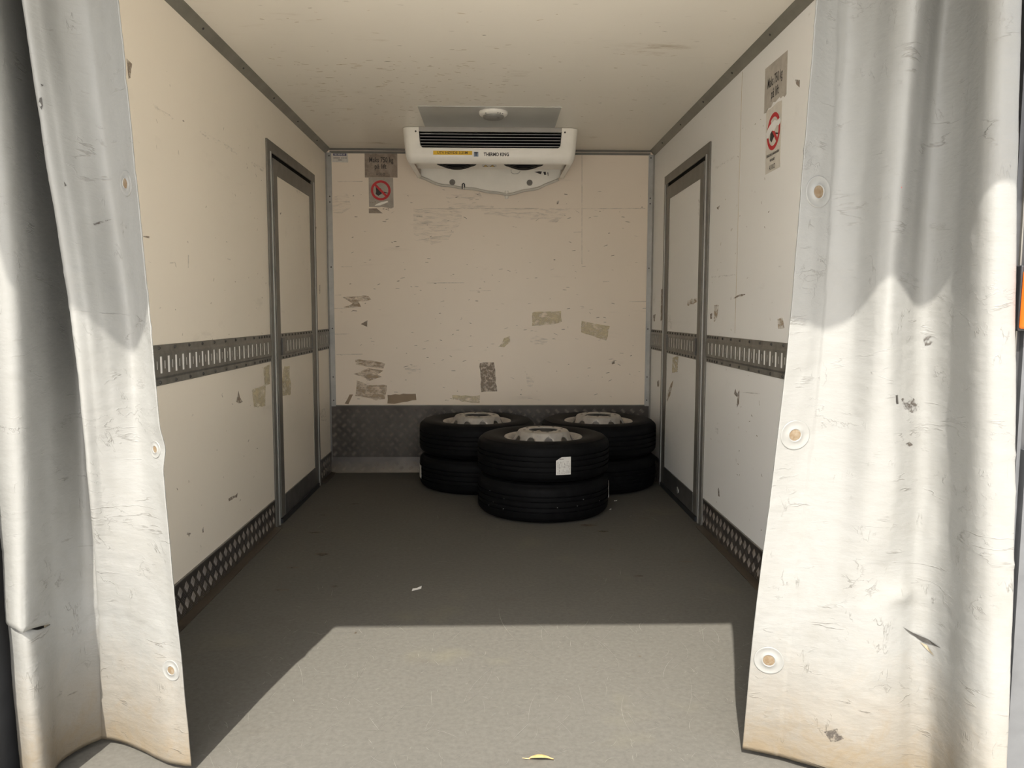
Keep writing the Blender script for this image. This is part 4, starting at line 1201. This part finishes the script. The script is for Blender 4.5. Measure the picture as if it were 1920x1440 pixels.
CTL_R = {0.02: [(0.694, -3.79), (0.755, -3.815), (0.814, -3.85), (0.87, -3.885), (0.929, -3.91), (0.991, -3.925), (1.044, -3.93), (1.085, -3.93), (1.122, -3.95), (1.127, -4.0), (1.118, -4.09), (1.127, -4.13), (1.147, -4.15), (1.176, -4.148)],
0.4: [(0.702, -3.83), (0.755, -3.84), (0.811, -3.86), (0.874, -3.89), (0.929, -3.92), (0.982, -3.935), (1.03, -3.935), (1.069, -3.93), (1.102, -3.95), (1.113, -4.0), (1.103, -4.09), (1.113, -4.13), (1.134, -4.15), (1.167, -4.148)],
0.8: [(0.724, -3.87), (0.774, -3.865), (0.826, -3.87), (0.888, -3.9), (0.933, -3.945), (0.978, -3.955), (1.018, -3.945), (1.057, -3.935), (1.085, -3.95), (1.098, -4.0), (1.084, -4.1), (1.093, -4.14), (1.118, -4.155), (1.152, -4.15)],
1.2: [(0.741, -3.902), (0.788, -3.893), (0.839, -3.882), (0.893, -3.91), (0.922, -3.97), (0.948, -3.985), (0.996, -3.955), (1.039, -3.93), (1.07, -3.945), (1.082, -4.0), (1.067, -4.1), (1.074, -4.14), (1.097, -4.152), (1.131, -4.142)],
1.6: [(0.752, -3.92), (0.796, -3.9), (0.857, -3.88), (0.899, -3.915), (0.923, -3.98), (0.956, -4.0), (1.005, -3.96), (1.047, -3.93), (1.078, -3.95), (1.085, -4.0), (1.062, -4.09), (1.059, -4.13), (1.078, -4.15), (1.116, -4.14)],
2.0: [(0.765, -3.94), (0.813, -3.9), (0.873, -3.88), (0.912, -3.93), (0.93, -4.0), (0.961, -4.02), (1.016, -3.97), (1.064, -3.93), (1.087, -3.95), (1.087, -4.0), (1.063, -4.08), (1.057, -4.12), (1.069, -4.14), (1.103, -4.13)]}
CTL_R[2.34] = [(x+0.012, y*0.6+(-3.965)*0.4) for x, y in CTL_R[2.0]]
for z in CTL_R: CTL_R[z] = CTL_R[z] + [(CTL_R[z][-1][0]-0.016, CTL_R[z][-1][1]+0.05)]
zl = np.concatenate([np.linspace(0.018, 2.34, 200)])
G, us = curtain_grid(CTL_R, 170, zl)
G[0, :, 2] += 0.0
Nn = orient(grid_normals(G))
G, S = wrinkle(G, Nn, 11, dents=[(0.30, 0.55, 0.05, 0.06, -0.012), (0.345, 0.50, 0.035, 0.02, 0.010), (0.30, 0.80, 0.03, 0.10, 0.005), (0.40, 0.66, 0.02, 0.08, 0.006)])
hem = (S < 0.092)
G = G + Nn*np.where(hem, 0.0022, 0.0)[:, :, None]
cur_r, _ = curtain_object('curtain', 'off-white vinyl curtain drawn to the right, sunlit below, broad smooth folds', G, S)
GR, NR, SR = G, Nn, S

CTL_L = {0.02: [(-1.161, -3.91), (-1.123, -3.935), (-1.1, -3.915), (-1.121, -3.825), (-1.103, -3.755), (-1.074, -3.712), (-1.063, -3.706), (-1.012, -3.72), (-0.934, -3.765), (-0.847, -3.82), (-0.799, -3.835), (-0.77, -3.84)],
0.4: [(-1.166, -3.925), (-1.121, -3.955), (-1.098, -3.935), (-1.1, -3.84), (-1.076, -3.77), (-1.038, -3.74), (-1.029, -3.765), (-0.986, -3.77), (-0.928, -3.79), (-0.86, -3.82), (-0.813, -3.84), (-0.785, -3.86)],
0.8: [(-1.166, -3.94), (-1.113, -3.97), (-1.085, -3.95), (-1.086, -3.86), (-1.073, -3.74), (-1.009, -3.77), (-0.985, -3.87), (-0.958, -3.86), (-0.921, -3.84), (-0.873, -3.83), (-0.824, -3.86), (-0.793, -3.89)],
1.2: [(-1.175, -3.945), (-1.111, -3.975), (-1.077, -3.955), (-1.083, -3.86), (-1.09, -3.71), (-1.018, -3.77), (-0.984, -3.914), (-0.952, -3.91), (-0.929, -3.88), (-0.887, -3.835), (-0.834, -3.88), (-0.794, -3.93)],
1.6: [(-1.180, -3.945), (-1.12, -3.98), (-1.086, -3.96), (-1.094, -3.87), (-1.112, -3.72), (-1.041, -3.79), (-1.011, -3.94), (-0.986, -3.93), (-0.962, -3.89), (-0.917, -3.855), (-0.859, -3.89), (-0.816, -3.93)],
2.0: [(-1.183, -3.945), (-1.145, -3.98), (-1.107, -3.96), (-1.118, -3.88), (-1.139, -3.73), (-1.073, -3.8), (-1.046, -3.95), (-1.019, -3.94), (-1.003, -3.88), (-0.949, -3.855), (-0.885, -3.89), (-0.841, -3.93)]}
CTL_L[2.34] = [(max(-1.18, x-0.01), y*0.6+(-3.965)*0.4) for x, y in CTL_L[2.0]]
for z in CTL_L: CTL_L[z] = [(-1.160, -3.862), (CTL_L[z][0][0]-0.008, CTL_L[z][0][1]+0.028)] + CTL_L[z]
G, us = curtain_grid(CTL_L, 190, zl)
warp = np.interp(us, [0, 3, 4.6, 5.6], [1, 1, 0.25, 0])[None, :]*np.exp(-((zl-0.40)/0.22)**2)[:, None]*0.045
G[:, :, 2] += warp
BASE_L = G.copy()
Nn = orient(grid_normals(G))
G, S = wrinkle(G, Nn, 23, dents=[(0.86, 0.86, 0.07, 0.035, -0.010), (0.90, 0.80, 0.06, 0.03, 0.012), (0.86, 0.55, 0.04, 0.05, -0.008)])
# horizontal tear across the left ridge: upper flap hangs forward, lower part set back
jt = int(np.argmin(np.abs(zl-0.40)))
uL = us
i0 = int(np.argmin(np.abs(uL-1.7))); i1 = int(np.argmin(np.abs(uL-4.75)))
Gup = G.copy()
for j in range(jt, min(jt+26, G.shape[0])):
    for i in range(i0, i1+1):
        e = math.sin(math.pi*(i-i0)/(i1-i0))**0.5
        k = (1-(j-jt)/26)**1.5
        q_ = (i-i0)/(i1-i0); lift = 0.013*k*math.sin(math.pi*min(1, max(0, (q_-0.62)/0.38)))**0.7
        Gup[j, i] = G[j, i] + np.array((0.003, -0.020, 0.0))*e*k + np.array((0.0, -0.3, 0.9))*lift
for j in range(jt, Gup.shape[0]): G[j] = Gup[j]
cur_l, dupl = curtain_object('curtain', 'off-white vinyl curtain drawn to the left, narrow folds, torn and stained low', G, S, (jt, i0, i1))
me = cur_l.data
base = BASE_L
for i, vi in dupl.items():
    e = math.sin(math.pi*(i-i0)/(i1-i0))**0.5
    p = base[jt, i] + np.array((0.004, 0.010, -0.004))*e
    me.vertices[vi].co = p
GL, NL, SL = G, Nn, S

from mathutils.bvhtree import BVHTree
def grid_bvh(G):
    nz, nu = G.shape[:2]
    vs = [tuple(p) for p in G.reshape(-1, 3)]
    fs = [(j*nu+i, j*nu+i+1, (j+1)*nu+i+1, (j+1)*nu+i) for j in range(nz-1) for i in range(nu-1)]
    return BVHTree.FromPolygons(vs, fs)
BVH = {'r': grid_bvh(GR), 'l': grid_bvh(GL)}
def conform(me, bvh, c, n, lift):
    """press a flat patch (lying in the plane through c with normal n) onto the curtain surface"""
    for v in me.vertices:
        h = (v.co - c).dot(n)
        p = v.co - n*h
        hit = bvh.ray_cast(p + n*0.06, -n, 0.14)
        if hit[0] is not None: v.co = hit[0] + n*(h + lift)
def eyelet(parent, G, Nn, x, z, R, label):
    d = (G[:, :, 0]-x)**2 + (G[:, :, 2]-z)**2 + np.where(Nn[:, :, 1] > -0.2, 10, 0)
    j, i = np.unravel_index(np.argmin(d), d.shape)
    c = Vector(G[j, i])
    acc = np.mean(Nn[max(j-4, 0):j+5, max(i-4, 0):i+5].reshape(-1, 3), axis=0)
    n = Vector(acc).normalized()
    M = Matrix.Translation(c) @ n.to_track_quat('Z', 'Y').to_matrix().to_4x4()
    bvh = BVH['r'] if G is GR else BVH['l']
    b = MB(); b.lathe([(R, -0.002), (R, 0.0006), (R*0.96, 0.0014), (R*0.90, 0.0004), (R*0.7, 0.0004), (R*0.5, 0.0008), (R*0.46, 0.0022), (R*0.42, 0.0022), (R*0.38, 0.0006)], 40)
    o = b.build('eyelet_patch', M_eyelet, parent, smooth=True, label=label); o.data.transform(M); conform(o.data, bvh, c, n, 0.0022)
    b = MB(); b.lathe([(R*0.40, 0.0008), (R*0.2, 0.0016), (0.0001, 0.002)], 24)
    q = b.build('rusty_plug', M_eyerust, o, smooth=True); q.data.transform(M); conform(q.data, bvh, c, n, 0.0022)
def surface_mark(parent, bvh, ref_y, pts, mat, name):
    """thin stain or cut lying on the curtain surface, found by casting from the entrance side"""
    org = Vector((0.016, -5.78, 1.2)); out = []
    for x, z in pts:
        d = (Vector((x, ref_y, z)) - org).normalized()
        hit = bvh.ray_cast(org, d)
        if hit[0] is None: return
        out.append(hit[0] - d*0.0030)
    b = MB(); b.add([tuple(p) for p in out], [tuple(range(len(out)))])
    o = b.build(name, mat, parent)
    bm = bmesh.new(); bm.from_mesh(o.data); bmesh.ops.triangulate(bm, faces=bm.faces); bm.to_mesh(o.data); bm.free()
M_cut = simple('dark_cut', (0.035, 0.032, 0.028), 0.7, 0, 0.4, 60)
M_abr = residue('abrasion', (0.07, 0.058, 0.048), 0.45, 0.58, (70, 70, 70), 0.85)
M_flap = simple('torn_flap', (0.20, 0.165, 0.11), 0.6, 0, 0.3, 60)
for pts, mat, nm in (([(1.037, 0.419), (1.063, 0.404), (1.102, 0.387), (1.136, 0.363), (1.114, 0.372), (1.089, 0.380), (1.068, 0.395)], M_cut, 'tear'),
        ([(1.082, 0.380), (1.1, 0.372), (1.12, 0.343), (1.106, 0.355)], M_flap, 'torn_flap'),
        ([(1.005, 0.991), (1.024, 0.999), (1.045, 0.986), (1.052, 0.965), (1.033, 0.957), (1.013, 0.967)], M_abr, 'abrasion'),
        ([(1.051, 1.141), (1.069, 1.143), (1.08, 1.135), (1.07, 1.123), (1.057, 1.12)], M_abr, 'abrasion'),
        ([(0.849, 0.148), (0.882, 0.156), (0.9, 0.129), (0.87, 0.117)], M_abr, 'abrasion'),
        ([(1.021, 0.881), (1.03, 0.886), (1.04, 0.878), (1.028, 0.873)], M_abr, 'abrasion'),
        ([(1.138, 0.854), (1.154, 0.86), (1.165, 0.849), (1.151, 0.841)], M_abr, 'abrasion'),
        ([(0.981, 1.495), (0.993, 1.497), (0.994, 1.493), (0.981, 1.492)], M_red, 'red_fleck'),
        ([(0.991, 0.999), (0.996, 1.001), (0.999, 0.978), (0.994, 0.978)], M_cut, 'nick')):
    surface_mark(cur_r, BVH['r'], -3.94, pts, mat, nm)
for pts, mat, nm in (([(-1.028, 1.687), (-1.023, 1.689), (-1.021, 1.67), (-1.025, 1.661), (-1.031, 1.673)], M_cut, 'hole'),
        ([(-1.024, 1.719), (-1.017, 1.716), (-1.021, 1.713)], M_cut, 'nick'),
        ([(-0.982, 1.499), (-0.976, 1.49), (-0.98, 1.487)], M_cut, 'nick'),
        ([(-0.919, 1.402), (-0.9, 1.409), (-0.875, 1.413), (-0.898, 1.405), (-0.915, 1.398)], M_abr, 'crease')):
    surface_mark(cur_l, BVH['l'], -3.92, pts, mat, nm)
eyelet(cur_r, GR, NR, 0.800, 1.487, 0.038, 'round welded eyelet patch, grey in shade')
eyelet(cur_r, GR, NR, 0.772, 0.893, 0.038, 'round welded eyelet patch with rusty centre, sunlit')
eyelet(cur_r, GR, NR, 0.743, 0.290, 0.038, 'round welded eyelet patch with brown centre near the hem')
eyelet(cur_l, GL, NL, -0.852, 1.502, 0.030, 'round welded eyelet patch, grey in shade')
eyelet(cur_l, GL, NL, -0.818, 0.86, 0.022, 'round eyelet patch seen edge-on at the curtain side')
eyelet(cur_l, GL, NL, -0.815, 0.270, 0.028, 'round eyelet patch with brown centre near the stained hem')

# curtain rail under the header carries both curtains
b = MB(); b.box(-1.14, 1.135, -3.985, -3.955, 2.335, 2.36)
b.box(-1.14, 1.135, -3.98, -3.96, 2.36, H)
tag(b.build('curtain_rail', M_alu), 'aluminium rail under the rear header that carries both curtains', 'rail')
